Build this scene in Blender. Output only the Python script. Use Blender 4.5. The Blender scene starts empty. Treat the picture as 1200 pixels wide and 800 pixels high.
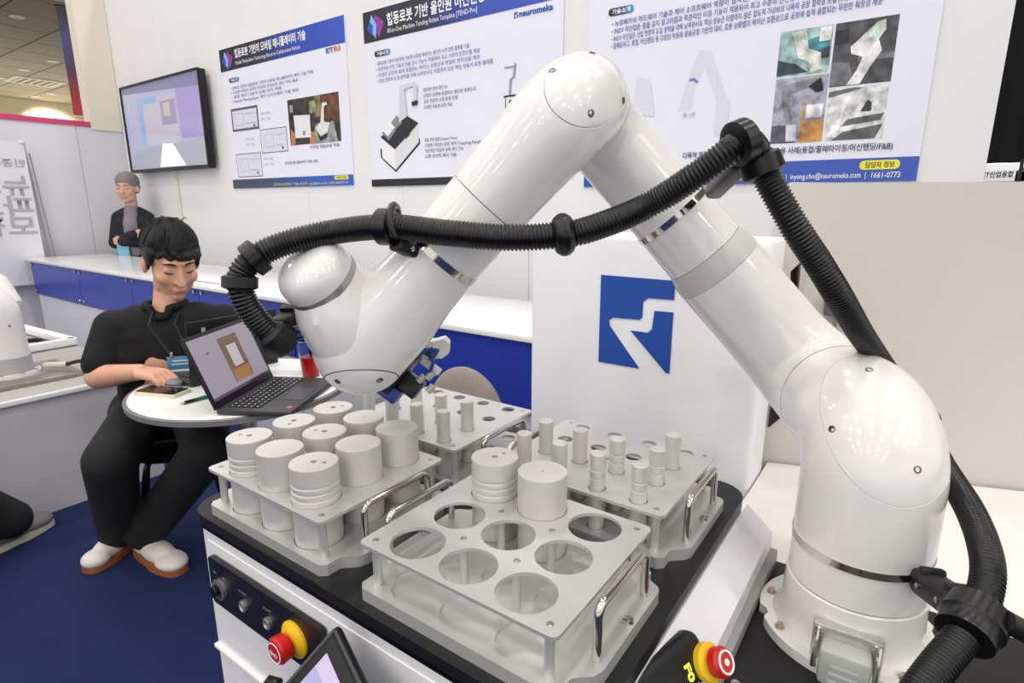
import bpy, bmesh, math, random
from mathutils import Vector as V, Matrix as MX
R_ = math.radians
random.seed(7)
C = bpy.context.scene.collection
SC = bpy.context.scene

# ------------------------------------------------------------------ camera
cam = bpy.data.cameras.new('camera'); cam.sensor_width = 36; cam.lens = 36 * 672.876 / 1200
cam.clip_start = .02; cam.clip_end = 200
camo = bpy.data.objects.new('camera', cam); C.objects.link(camo)
camo.location = (0, 0, 1.30); camo.rotation_euler = (R_(90 - 13.3455), 0, R_(35.3807))
SC.camera = camo
# ------------------------------------------------------------------ world, lights, exposure
w = bpy.data.worlds.new('hall_light'); SC.world = w; w.use_nodes = True
bg = w.node_tree.nodes['Background']; bg.inputs[0].default_value = (1.0, .99, .98, 1); bg.inputs[1].default_value = 1.15
SC.view_settings.view_transform = 'Standard'; SC.view_settings.look = 'None'
SC.view_settings.exposure = 0.06; SC.view_settings.gamma = 1; SC.view_settings.use_curve_mapping = False
SC.cycles.use_denoising = True
CEIL = 6.0
LAMP_W = 24
def hall_or_fill_lamp(x, y, power, size=.34):
    l = bpy.data.lights.new('hall_or_fill_lamp', 'AREA'); l.shape = 'DISK'; l.size = size; l.energy = power; l.color = (1, .97, .93)
    o = bpy.data.objects.new('hall_or_fill_lamp', l); C.objects.link(o); o.location = (x, y, CEIL - .12)
for ix in range(6):
    for iy in range(5):
        hall_or_fill_lamp(-8.6 + ix * 2.1, -4.6 + iy * 2.0, LAMP_W)
for ix in range(5):
    for iy in range(3):
        hall_or_fill_lamp(-6.0 + ix * 2.6, -7.6 - iy * 2.6, LAMP_W * 1.75)  # unseen fill lamps behind the camera, added to brighten camera-facing surfaces
for ix in range(3):
    for iy in range(3):
        hall_or_fill_lamp(4.4 + ix * 2.4, -3.4 + iy * 2.4, LAMP_W * 1.5)  # unseen fill lamps on the right, added to lift the robot's upper arm

# ------------------------------------------------------------------ materials
def lin(c):
    return tuple(((v / 255) / 12.92 if v / 255 <= .04045 else ((v / 255 + .055) / 1.055) ** 2.4) for v in c) + (1,)
MATS = {}
def mat(name, col, rough=.5, metal=0., coat=0., noise=0., scale=30., bump=0., trans=0., emit=0., ior=1.45, aniso=False):
    if name in MATS: return MATS[name]
    m = bpy.data.materials.new(name); m.use_nodes = True; nt = m.node_tree; b = nt.nodes['Principled BSDF']
    b.inputs['Base Color'].default_value = lin(col); b.inputs['Roughness'].default_value = rough
    b.inputs['Metallic'].default_value = metal; b.inputs['Coat Weight'].default_value = coat
    b.inputs['Coat Roughness'].default_value = .06
    b.inputs['Transmission Weight'].default_value = trans; b.inputs['IOR'].default_value = ior
    if emit: b.inputs['Emission Color'].default_value = lin(col); b.inputs['Emission Strength'].default_value = emit
    if noise or bump:
        tc = nt.nodes.new('ShaderNodeTexCoord'); n = nt.nodes.new('ShaderNodeTexNoise')
        n.inputs['Scale'].default_value = scale; n.inputs['Detail'].default_value = 5
        if aniso:
            mp = nt.nodes.new('ShaderNodeMapping'); mp.inputs['Scale'].default_value = (1, 30, 1)
            nt.links.new(tc.outputs['Object'], mp.inputs[0]); nt.links.new(mp.outputs[0], n.inputs['Vector'])
        else: nt.links.new(tc.outputs['Object'], n.inputs['Vector'])
        if noise:
            rp = nt.nodes.new('ShaderNodeValToRGB')
            a = lin([max(0, v * (1 - noise)) for v in col]); d = lin([min(255, v * (1 + noise)) for v in col])
            rp.color_ramp.elements[0].color = a; rp.color_ramp.elements[0].position = .3
            rp.color_ramp.elements[1].color = d; rp.color_ramp.elements[1].position = .7
            nt.links.new(n.outputs['Fac'], rp.inputs[0]); nt.links.new(rp.outputs[0], b.inputs['Base Color'])
        if bump:
            bp = nt.nodes.new('ShaderNodeBump'); bp.inputs['Strength'].default_value = bump; bp.inputs['Distance'].default_value = .01
            nt.links.new(n.outputs['Fac'], bp.inputs['Height']); nt.links.new(bp.outputs[0], b.inputs['Normal'])
    MATS[name] = m; return m
def gradient_mat(name, stops, axis, lo, hi, rough=.4, emit=0):
    """printed gradient along a world axis between lo and hi"""
    m = bpy.data.materials.new(name); m.use_nodes = True; nt = m.node_tree; b = nt.nodes['Principled BSDF']
    b.inputs['Roughness'].default_value = rough
    g = nt.nodes.new('ShaderNodeNewGeometry'); s = nt.nodes.new('ShaderNodeSeparateXYZ'); mr = nt.nodes.new('ShaderNodeMapRange')
    mr.inputs[1].default_value = lo; mr.inputs[2].default_value = hi
    rp = nt.nodes.new('ShaderNodeValToRGB'); el = rp.color_ramp.elements
    while len(el) < len(stops): el.new(.5)
    for e, (p, c) in zip(el, stops): e.position = p; e.color = lin(c)
    nt.links.new(g.outputs['Position'], s.inputs[0]); nt.links.new(s.outputs[axis], mr.inputs[0])
    nt.links.new(mr.outputs[0], rp.inputs[0]); nt.links.new(rp.outputs[0], b.inputs['Base Color'])
    if emit:
        nt.links.new(rp.outputs[0], b.inputs['Emission Color']); b.inputs['Emission Strength'].default_value = emit
    return m
WALL = mat('wall_white', (226, 226, 228), .6, noise=.008, scale=3)
WALLG = mat('wall_grey', (216, 215, 222), .6)
BEIGE = mat('wall_beige', (226, 218, 203), .6)
ROBW = mat('robot_white', (228, 226, 225), .22, coat=.5)
CABW = mat('cabinet_white', (236, 236, 240), .45)
CREAM = mat('machine_cream', (200, 197, 193), .5)
CARTW = mat('cart_white', (228, 227, 229), .38, noise=.01, scale=8)
BLK = mat('black_top', (17, 17, 18), .48, noise=.12, scale=220, bump=.05)
BLKM = mat('black_plastic', (16, 16, 18), .45)
BLKR = mat('black_rubber', (10, 10, 11), .30)
BLKG = mat('black_gloss', (10, 10, 12), .15)
ALU = mat('anodised_aluminium', (203, 203, 201), .42, metal=.55, noise=.006, scale=40)
ALUC = mat('turned_aluminium', (206, 204, 201), .5, metal=.4, noise=.008, scale=40)
HOLE = mat('hole_grey', (95, 95, 95), .5, metal=.4)
CHROME = mat('chrome', (200, 195, 190), .12, metal=1)
STEEL = mat('brushed_steel', (176, 172, 166), .3, metal=.9, noise=.05, scale=20)
GROOVE = mat('seam_grey', (128, 127, 128), .5)
BAND = mat('band_grey', (196, 196, 194), .35)
SILVER = mat('silver_ring', (170, 168, 166), .28, metal=.8)
BLUEP = mat('blue_panel', (42, 62, 168), .3)
BLUED = mat('deep_blue_panel', (24, 30, 140), .3)
LOGOB = mat('logo_blue', (30, 76, 168), .4)
CARPET = mat('carpet_blue', (13, 29, 74), .95, noise=.25, scale=260, bump=.35)
RED = mat('button_red', (190, 22, 22), .35)
YEL = mat('button_yellow', (236, 190, 24), .4)
WHT = mat('print_white', (240, 240, 240), .5)
PAPER = mat('poster_paper', (226, 227, 240), .55)
INKB = mat('ink_blue', (66, 84, 160), .6)
INKD = mat('ink_dark', (50, 52, 66), .6)
INKG = mat('ink_grey', (150, 152, 165), .6)
SKIN = mat('skin', (214, 163, 136), .5, noise=.03, scale=40)
SKIN2 = mat('skin_pale', (205, 160, 140), .5)
LIP = mat('lip', (176, 106, 96), .45)
HAIR = mat('hair_black', (15, 14, 15), .42, noise=.35, scale=60, bump=.55, aniso=True)
HAIRG = mat('hair_grey', (120, 116, 114), .6)
SHIRT = mat('shirt_black', (15, 15, 16), .85, noise=.1, scale=400, bump=.1)
TROU = mat('trousers_black', (24, 24, 27), .85, noise=.15, scale=300, bump=.1)
SHOEW = mat('shoe_white', (222, 216, 208), .6)
SHOEG = mat('shoe_grey', (120, 118, 118), .7)
GUM = mat('gum_sole', (150, 88, 48), .6)
SOLEW = mat('sole_cream', (206, 200, 180), .6)
GLASS = mat('clear_plastic', (250, 250, 250), .06, trans=1, ior=1.2)
REDD = mat('red_drink', (220, 28, 30), .15, trans=.25, ior=1.33)

# ------------------------------------------------------------------ helpers
def root_matrix(o):
    while o.parent: o = o.parent
    return o.matrix_basis.copy()
def obj(name, bm, m, parent=None, world=True, sharp=38, origin=None, kind=None, flat=False):
    me = bpy.data.meshes.new(name)
    if parent is not None and world: bm.transform(root_matrix(parent).inverted())
    if parent is None and origin is not None: bm.transform(MX.Translation(-V(origin)))
    bmesh.ops.recalc_face_normals(bm, faces=bm.faces[:]) if not flat else None
    bm.to_mesh(me); bm.free()
    for mm in (m if isinstance(m, (list, tuple)) else [m]): me.materials.append(mm)
    for p in me.polygons: p.use_smooth = True
    me.set_sharp_from_angle(angle=R_(sharp))
    o = bpy.data.objects.new(name, me); C.objects.link(o)
    if parent is not None: o.parent = parent
    elif origin is not None: o.location = origin
    if kind: o['kind'] = kind
    return o
def tag(o, label, cat, group=None):
    o['label'] = label; o['category'] = cat
    if group: o['group'] = group
    return o
def thing(name, label, cat, loc=(0, 0, 0), rz=0, group=None):
    o = bpy.data.objects.new(name, None); C.objects.link(o); o.location = loc; o.rotation_euler = (0, 0, rz)
    o.empty_display_size = .05
    return tag(o, label, cat, group)
def kids(o): return [c for c in C.objects if c.parent == o]
def copy_tree(o, loc, label=None):
    r = o.copy(); C.objects.link(r); r.location = loc
    if label: r['label'] = label
    for c in kids(o):
        d = c.copy(); C.objects.link(d); d.parent = r
        for g in kids(c):
            e = g.copy(); C.objects.link(e); e.parent = d
    return r
def B(): return bmesh.new()
def frame(o, x, y, z=None):
    x = V(x).normalized(); y = V(y); z = x.cross(y).normalized() if z is None else V(z); y = z.cross(x).normalized()
    m = MX((x, y, z)).transposed().to_4x4(); m.translation = V(o); return m
def box(bm, c, s, M=None, bevel=0, seg=2):
    t = B(); bmesh.ops.create_cube(t, size=1); bmesh.ops.scale(t, vec=V(s), verts=t.verts)
    if bevel: bmesh.ops.bevel(t, geom=t.edges[:], offset=bevel, segments=seg, affect='EDGES', profile=.5)
    bmesh.ops.translate(t, vec=V(c), verts=t.verts)
    if M is not None: t.transform(M)
    return join(bm, t)
def join(bm, t):
    me = bpy.data.meshes.new('tmp'); t.to_mesh(me); t.free(); bm.from_mesh(me); bpy.data.meshes.remove(me); return bm
def tube(bm, pts, r, seg=12, cap=True, closed=False):
    pts = [V(p) for p in pts]; n = len(pts); rs = r if isinstance(r, (list, tuple)) else [r] * n
    T = []
    for i in range(n):
        a = pts[(i - 1) % n] if (i or closed) else pts[0]; b = pts[(i + 1) % n] if (i < n - 1 or closed) else pts[-1]
        d = b - a; T.append(d.normalized() if d.length > 1e-9 else V((0, 0, 1)))
    u = T[0].cross(V((0, 0, 1)))
    if u.length < .1: u = T[0].cross(V((1, 0, 0)))
    u.normalize(); rings = []
    for i in range(n):
        u = (u - T[i] * u.dot(T[i])).normalized(); v = T[i].cross(u)
        rings.append([bm.verts.new(pts[i] + (u * math.cos(k * 2 * math.pi / seg) + v * math.sin(k * 2 * math.pi / seg)) * rs[i]) for k in range(seg)])
    for i in range(n if closed else n - 1):
        A, D = rings[i], rings[(i + 1) % n]
        for k in range(seg): bm.faces.new((A[k], A[(k + 1) % seg], D[(k + 1) % seg], D[k]))
    if cap and not closed: bm.faces.new(rings[0][::-1]); bm.faces.new(rings[-1])
    return bm
def lathe(bm, prof, seg=32, M=None):
    t = B(); rings = []
    for r, z in prof:
        rings.append([t.verts.new((0, 0, z))] if r < 1e-6 else [t.verts.new((r * math.cos(k * 2 * math.pi / seg), r * math.sin(k * 2 * math.pi / seg), z)) for k in range(seg)])
    for A, D in zip(rings, rings[1:]):
        for k in range(seg):
            q = [A[k % len(A)], A[(k + 1) % seg % len(A)], D[(k + 1) % seg % len(D)], D[k % len(D)]]
            f = []
            for v in q:
                if v not in f: f.append(v)
            if len(f) > 2: t.faces.new(f)
    if len(rings[0]) > 1: t.faces.new(rings[0][::-1])
    if len(rings[-1]) > 1: t.faces.new(rings[-1])
    if M is not None: t.transform(M)
    return join(bm, t)
def cyl(bm, p, q, r, seg=20, r2=None):
    p, q = V(p), V(q); return tube(bm, [p, q], [r, r if r2 is None else r2], seg)
def circ(cx, cy, r, n=32): return [(cx + r * math.cos(k * 2 * math.pi / n), cy + r * math.sin(k * 2 * math.pi / n)) for k in range(n)]
def rrect(x0, y0, x1, y1, r, n=5):
    o = []
    for cx, cy, a in ((x1 - r, y1 - r, 0), (x0 + r, y1 - r, 90), (x0 + r, y0 + r, 180), (x1 - r, y0 + r, 270)):
        for k in range(n + 1): o.append((cx + r * math.cos(R_(a + 90 * k / n)), cy + r * math.sin(R_(a + 90 * k / n))))
    return o
def plate(bm, outline, holes, z0, z1, M=None):
    t = B(); es = []
    for lp in [outline] + list(holes):
        vs = [t.verts.new((x, y, z0)) for x, y in lp]
        es += [t.edges.new((vs[i], vs[(i + 1) % len(vs)])) for i in range(len(vs))]
    bmesh.ops.triangle_fill(t, use_beauty=True, use_dissolve=False, edges=es, normal=(0, 0, 1))
    if abs(z1 - z0) > 1e-9:
        r = bmesh.ops.extrude_face_region(t, geom=t.faces[:])
        bmesh.ops.translate(t, vec=(0, 0, z1 - z0), verts=[g for g in r['geom'] if isinstance(g, bmesh.types.BMVert)])
    bmesh.ops.recalc_face_normals(t, faces=t.faces[:])
    if M is not None: t.transform(M)
    return join(bm, t)
def catmull(P, step):
    P = [V(p) for p in P]; P = [P[0] * 2 - P[1]] + P + [P[-1] * 2 - P[-2]]; out = []
    for i in range(1, len(P) - 2):
        a, b, c, d = P[i - 1:i + 3]; n = 24
        for k in range(n):
            t = k / n
            out.append(.5 * ((2 * b) + (c - a) * t + (2 * a - 5 * b + 4 * c - d) * t * t + (3 * b - a - 3 * c + d) * t ** 3))
    out.append(P[-2]); res = [out[0]]; acc = 0
    for a, b in zip(out, out[1:]):
        L = (b - a).length
        while acc + L >= step:
            f = (step - acc) / L; a = a.lerp(b, f); res.append(a); L = (b - a).length; acc = 0
        acc += L
    return res
LATE = []                                            # text and remeshed figures, turned into meshes at the end
def text(s, parent, X, Y, Z, size, m, width=None, bold=0., name='lettering', M=None, align='LEFT'):
    cu = bpy.data.curves.new(name, 'FONT'); cu.body = s; cu.size = size; cu.align_x = align; cu.offset = bold * size
    cu.resolution_u = 2; cu.materials.append(m)
    o = bpy.data.objects.new(name, cu); C.objects.link(o); o['kind'] = 'stuff'
    if parent: o.parent = parent
    if M is None: M = MX.Translation((X, Y, Z)) @ MX.Rotation(R_(90), 4, 'X')
    base = root_matrix(parent).inverted() if parent else MX.Identity(4)
    LATE.append(('text', o, base @ M, width)); return o
def capsule(bm, p0, r0, p1, r1=None):
    r1 = r0 if r1 is None else r1; p0, p1 = V(p0), V(p1)
    for p, r in ((p0, r0), (p1, r1)): bmesh.ops.create_icosphere(bm, subdivisions=3, radius=r, matrix=MX.Translation(p))
    if (p1 - p0).length > 1e-5: tube(bm, [p0, p1], [r0, r1], 20)
def ell(bm, c, r, M=None):
    m = MX.Translation(V(c)) @ MX.Diagonal((*r, 1))
    bmesh.ops.create_icosphere(bm, subdivisions=3, radius=1, matrix=(M @ m) if M is not None else m)
def blob(name, bm, m, parent, voxel=.005, smooth=6, fac=.5):
    o = obj(name, bm, m, parent, sharp=180)
    r = o.modifiers.new('r', 'REMESH'); r.mode = 'VOXEL'; r.voxel_size = voxel; r.use_smooth_shade = True
    s = o.modifiers.new('s', 'SMOOTH'); s.iterations = smooth; s.factor = fac
    LATE.append(('blob', o, None, None)); return o
def finish():
    bpy.context.view_layer.update(); dg = bpy.context.evaluated_depsgraph_get()
    for k, o, M, wd in LATE:
        me = bpy.data.meshes.new_from_object(o.evaluated_get(dg))
        if k == 'text':
            if wd and len(me.vertices):
                xs = [v.co.x for v in me.vertices]; L = max(xs) - min(xs)
                me.transform(MX.Diagonal((wd / L, 1, 1, 1)))
            me.transform(M)
            n = bpy.data.objects.new(o.name, me); nm = o.name; par = o.parent
            bpy.data.objects.remove(o); n.name = nm; C.objects.link(n); n.parent = par; n['kind'] = 'stuff'
        else:
            o.modifiers.clear(); o.data = me
            for p in me.polygons: p.use_smooth = True
def struct(name, bm, m, parent=None, **k):
    o = obj(name, bm, m, parent, **k)
    if parent is None: o['kind'] = 'structure'
    return o

# ================================================================== SETTING
fl = struct('floor', box(B(), (-6, 2, -.05), (40, 30, .1)), CARPET)
ce = struct('ceiling', box(B(), (-13, 8, CEIL + .12), (60, 50, .1)), mat('ceiling_slab', (225, 216, 192), .8))
CT = mat('ceiling_tile', (176, 164, 138), .8, noise=.03, scale=2)
pm = None
for i in range(14):
    for j in range(8):
        x, y = -17.2 - i * 1.5, 3.2 + j * 1.5
        if pm is None: p = obj('panel', box(B(), (0, 0, 0), (1.455, 1.455, .05), bevel=.004, seg=1), CT, ce, world=False); pm = p
        else: p = pm.copy(); C.objects.link(p)
        p.location = (x, y, CEIL + .04)
# back wall of white panels
WY = 2.70
bw = struct('wall_back', box(B(), (-3.28, WY + .08, 1.75), (6.84, .1, 3.5)), WALL)
for i in range(7):
    x0 = -6.70 + i * .98; x1 = min(x0 + .9785, .14)
    obj('panel', box(B(), ((x0 + x1) / 2, WY + .014, 1.75), (x1 - x0, .03, 3.5), bevel=.0015, seg=1), WALL, bw)
# left wall: low grey partition with a pink top strip, tall beige panel at its end
lw = struct('wall_left', box(B(), (-6.76, -.155, 1.0), (.1, 5.79, 2.04)), WALLG)
for y0, y1 in ((-2.7, -1.7), (-1.7, -.7), (-.7, .3), (.3, 1.3), (1.3, 2.3), (2.3, 2.70)):
    obj('panel', box(B(), (-6.705, (y0 + y1) / 2, 1.02), (.012, y1 - y0 - .004, 2.03)), WALLG, lw)
struct('trim_pink', box(B(), (-6.75, -.23, 2.055), (.13, 5.3, .045)), mat('pink_strip', (205, 62, 108), .5))
struct('trim_beige', box(B(), (-6.755, 2.56, 2.755), (.14, .27, 1.49)), BEIGE)
# far hall wall with its wash of light
struct('wall_far', box(B(), (-34.4, 12, 3), (.2, 46, 6)), mat('far_wall', (205, 190, 160), .7))
sp = bpy.data.lights.new('wall_washer', 'SPOT'); sp.energy = 1400; sp.spot_size = R_(80); sp.spot_blend = .6; sp.color = (1, .93, .8); sp.shadow_soft_size = .2
so = bpy.data.objects.new('wall_washer', sp); C.objects.link(so); so.location = (-32.6, 10.3, 5.7); so.rotation_euler = (R_(12), R_(50), 0)
LAMPG = mat('lamp_glow', (255, 246, 226), .5, emit=9)
for n, (x, y) in enumerate([(-19.79, 5.91), (-24.72, 8.15), (-27.08, 8.0), (-31.79, 10.2), (-29.4, 10.3), (-29.55, 8.0), (-33.2, 10.05), (-17.34, 6.1)]):
    t = thing('ceiling_downlight', ['round ceiling downlight nearest the photo corner at upper left', 'bright downlight at the middle of the brown tiled ceiling', 'downlight just left of the bright middle downlight on the ceiling',
        'small far downlight over the washed beige wall', 'small far downlight close to the hanging banner', 'ceiling downlight at the left photo edge', 'farthest ceiling downlight above the wall light patch', 'ceiling downlight cut by the top photo edge'][n], 'lamp', (x, y, CEIL), group='downlights on the hall ceiling')
    obj('rim', lathe(B(), [(.125, .0), (.165, -.01), (.165, .03), (.125, .03)], 24), mat('rim_white', (230, 226, 215), .5), t, world=False)
    obj('lamp', lathe(B(), [(0, .005), (.125, .005), (.125, .02), (0, .02)], 24), LAMPG, t, world=False)
t = thing('ceiling_vent', 'square pale air vent in the brown ceiling', 'vent', (-29.2, 8.9, CEIL - .01))
obj('frame', plate(B(), rrect(-.8, -.8, .8, .8, .02), [rrect(-.62, -.62, .62, .62, .02)[::-1]], -.02, .03), mat('vent_white', (214, 206, 186), .6), t, world=False)
for k in range(5): obj('slat', box(B(), (0, -.5 + k * .25, .0), (1.24, .1, .02)), mat('vent_white', (214, 206, 186)), t, world=False)
# hanging banner
t = thing('hanging_banner', 'narrow hanging banner fading from black through violet to red', 'banner', (-11.2, 4.0, 2.67))
bm = B(); box(bm, (-.0, .0, .80), (.30, .012, 1.58), M=MX.Rotation(R_(50), 4, 'Z'))
obj('cloth', bm, gradient_mat('banner_print', [(0, (196, 34, 40)), (.25, (150, 30, 40)), (.45, (70, 40, 80)), (.7, (70, 66, 130)), (1, (26, 24, 30))], 2, 2.7, 4.2), t, world=False)
obj('rod', cyl(B(), (-.11, -.13, 1.6), (.11, .13, 1.6), .012), BLKM, t, world=False)
obj('hem_bar', cyl(B(), (-.1, -.12, .005), (.1, .12, .005), .012), WHT, t, world=False)
obj('cord', cyl(B(), (0, 0, 1.6), (0, 0, CEIL - 2.67), .006), BLKM, t, world=False)
# things seen past the right end of the back wall
t = thing('black_curtain', 'tall black curtain hanging beyond the right end of the white wall', 'curtain', (.45, 6.0, 0))
bm = B(); pts = []
n = 28
for k in range(n + 1): pts.append((-.55 + k * 1.5 / n, .03 * math.sin(k * 1.9)))
prof = pts + [(x, y + .01) for x, y in pts[::-1]]
plate(bm, prof, [], 1.62, 3.6); obj('cloth', bm, mat('curtain_black', (14, 14, 15), .9), t, world=False)
obj('rail', cyl(B(), (-.6, 0, 3.62), (1.0, 0, 3.62), .03), BLKM, t, world=False)
obj('post', box(B(), (1.0, .06, 1.82), (.06, .06, 3.64)), BLKM, t, world=False)
t = thing('neighbour_booth', 'pale wooden neighbouring booth with slanted roof edge below the black curtain', 'booth', (.5, 6.6, 0))
WOOD = mat('booth_wood', (190, 172, 140), .6, noise=.04, scale=6)
obj('back_panel', box(B(), (.1, .5, .8), (2.0, .05, 1.6)), WOOD, t, world=False)
obj('slanted_beam', box(B(), (0, 0, 0), (.9, .3, .12), M=MX.Translation((.28, -.3, 1.66)) @ MX.Rotation(R_(-32), 4, 'Y')), mat('beam_cream', (188, 176, 158), .6), t, world=False)
obj('violet_strip', box(B(), (.25, -.35, 1.52), (.5, .2, .07)), mat('violet', (170, 110, 170), .5), t, world=False)
t = thing('lit_sign', 'small white backlit sign with grey Korean lettering at right photo edge', 'sign', (.38, 5.9, 1.475))
obj('box_face', box(B(), (-.015, 0, .065), (.25, .05, .13), bevel=.006), mat('sign_white', (244, 246, 246), .4, emit=.15), t, world=False)
obj('bracket', box(B(), (.135, .0, .06), (.02, .05, .2)), BLKM, t, world=False)
obj('stand', box(B(), (0, .03, -.76), (.05, .03, 1.42)), BLKM, t, world=False)
text('ICT산업융합', t, .275, 5.870, 1.512, .05, INKD, width=.2, bold=.02)

# translucent x-banner seen from behind: lettering reads mirrored
t = thing('banner_stand', 'pale display banner seen from behind with mirrored grey Korean letters', 'banner', (-6.56, 1.33, 0))
obj('sheet', box(B(), (0, .0, 1.22), (.006, 1.02, 1.24)), mat('banner_cloth', (222, 222, 228), .7), t, world=False)
obj('pole', cyl(B(), (-.04, .60, 0), (-.04, .52, 1.83), .008), INKG, t, world=False)
obj('pole', cyl(B(), (-.07, .66, 0), (-.04, .55, 1.75), .006), INKG, t, world=False)
obj('foot', cyl(B(), (-.05, -.35, .012), (.06, .36, .012), .012), INKG, t, world=False)
obj('tip', lathe(B(), [(0, -.012), (.02, -.01), (.022, .012), (0, .016)], 14, MX.Translation((0, .5, 1.84))), WHT, t, world=False)
def mirrored(y, z): return MX(((0, 0, 1, -6.552), (-1, 0, 0, y), (0, 1, 0, z), (0, 0, 0, 1)))
BL = mat('banner_ink', (172, 172, 180), .7)
for s, z, sz, wd in (('인공지능', 1.63, .075, .34), ('뉴로메카', 1.40, .19, .80), ('파트너', 1.22, .19, .62), ('모집', 1.05, .19, .40)):
    text(s, t, 0, 0, 0, sz, BL, width=wd, bold=.02, M=mirrored(1.83, z))

# ================================================================== counter along the wall
JX = [-6.47, -5.40, -4.46, -3.53, -2.59, -1.65, -.72]
CY = 1.71
for i, (x0, x1) in enumerate(zip(JX, JX[1:])):
    t = thing('counter_unit', ['white counter unit with blue band at the far left end', 'second counter unit from the left end with blue band',
        'blue banded counter unit hidden behind the seated man', 'blue banded counter unit behind the open laptop',
        'blue banded counter unit behind the red drink cup', 'blue banded counter unit at the right beside the white logo cabinet'][i], 'counter', (x0, CY, 0), group='counter units along the back wall')
    wd = x1 - x0
    obj('body', box(B(), (wd / 2, .32, .41), (wd - .004, .58, .798)), mat('counter_white', (206, 206, 214), .5), t, world=False)
    obj('blue_panel', box(B(), (wd / 2, .0, .672), (wd - .008, .012, .282), bevel=.002, seg=1), BLUEP, t, world=False)
    obj('lower_panel', box(B(), (wd / 2, .018, .27), (wd - .006, .012, .5), bevel=.002, seg=1), mat('counter_panel', (214, 216, 222), .4), t, world=False)
    for bx in (.045, wd - .045):
        for bz in (.555, .79): obj('bolt', lathe(B(), [(0, .009), (.012, .008), (.014, 0), (.014, -.004)], 14, MX.Translation((bx, -.006, bz)) @ MX.Rotation(R_(90), 4, 'X')), CHROME, t, world=False)
wt = obj('worktop', box(B(), (-3.6, 2.01, .827), (5.86, .66, .024), bevel=.004), mat('counter_gloss', (238, 237, 236), .16), origin=None)
tag(wt, 'long glossy white worktop running along the blue banded counter', 'countertop')
t = thing('open_folder', 'thin sheet of paper lying on the white counter behind the man', 'paper', (-3.55, 1.87, .839))
obj('sheet', box(B(), (0, 0, .0015), (.30, .21, .003)), WHT, t, world=False)
obj('edge', box(B(), (0, -.1, .004), (.3, .008, .003)), INKD, t, world=False)

# ================================================================== television
t = thing('television', 'black framed wall television above the counter showing a bluish washed picture', 'television', (-5.67, 2.62, 1.609))
obj('housing', box(B(), (0, .02, .38), (1.47, .05, .77), bevel=.008), BLKM, t, world=False)
obj('bezel', plate(B(), rrect(-.735, -.002, .735, .768, .01), [rrect(-.715, .022, .715, .75, .004)[::-1]], 0, .014, MX.Translation((0, -.006, 0)) @ MX.Rotation(R_(90), 4, 'X')), BLKG, t, world=False)
def prints(root, name, items, M, step=.0006, extra=0):
    """flat print: coloured polygons stacked by a hair, one mesh"""
    bm = B(); mats = []
    for k, (m, pts) in enumerate(items):
        if m not in mats: mats.append(m)
        n0 = len(bm.faces)
        t = B(); es = []
        vs = [t.verts.new((x, y, k * step)) for x, y in pts]
        if len(vs) > 4:
            es = [t.edges.new((vs[i], vs[(i + 1) % len(vs)])) for i in range(len(vs))]
            bmesh.ops.triangle_fill(t, use_beauty=True, edges=es, normal=(0, 0, 1))
        else: t.faces.new(vs)
        for f in t.faces:
            if f.normal.length < .1: f.normal_update()
            if f.normal.z < 0: f.normal_flip()
        join(bm, t); bm.faces.ensure_lookup_table()
        for f in bm.faces[n0:]: f.material_index = mats.index(m)
    bm.transform(M)
    o = obj(name, bm, mats, root, world=False, flat=True); return o
def sq(x0, y0, x1, y1): return [(x0, y0), (x1, y0), (x1, y1), (x0, y1)]
def sc(n, c, e): return mat('screen_' + n, c, .12, emit=e)
SM = MX.Translation((0, -.008, 0)) @ MX.Rotation(R_(90), 4, 'X')
prints(t, 'screen', [(sc('lilac', (152, 150, 176), .55), sq(-.715, .022, .715, .75)), (sc('violet', (138, 128, 172), .55), [(.33, .25), (.715, .25), (.715, .75), (.30, .75)]),
    (sc('hatch', (110, 112, 142), .55), [(-.7, .70), (.715, .64), (.715, .75), (-.71, .75)]),
    (sc('grey', (142, 144, 156), .55), [(-.715, .022), (.715, .022), (.715, .24), (-.6, .19)]), (sc('pane', (160, 157, 172), .55), sq(-.33, .22, .30, .62)),
    (sc('cyan', (122, 150, 186), .55), sq(-.42, .24, -.34, .63)), (sc('cyan', (122, 150, 186), .55), sq(-.42, .58, -.05, .63)), (sc('navy', (128, 126, 156), .55), sq(.02, .38, .28, .58)), (sc('buff', (164, 158, 142), .55), sq(.07, .45, .19, .56)),
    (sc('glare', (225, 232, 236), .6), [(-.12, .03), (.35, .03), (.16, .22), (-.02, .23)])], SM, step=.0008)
obj('wall_bracket', box(B(), (.05, .056, .38), (.4, .032, .3)), BLKM, t, world=False)
obj('cable_duct', box(B(), (-.04, .070, -.31), (.05, .012, .62)), mat('duct_ivory', (222, 220, 208), .5), t, world=False)

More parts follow.
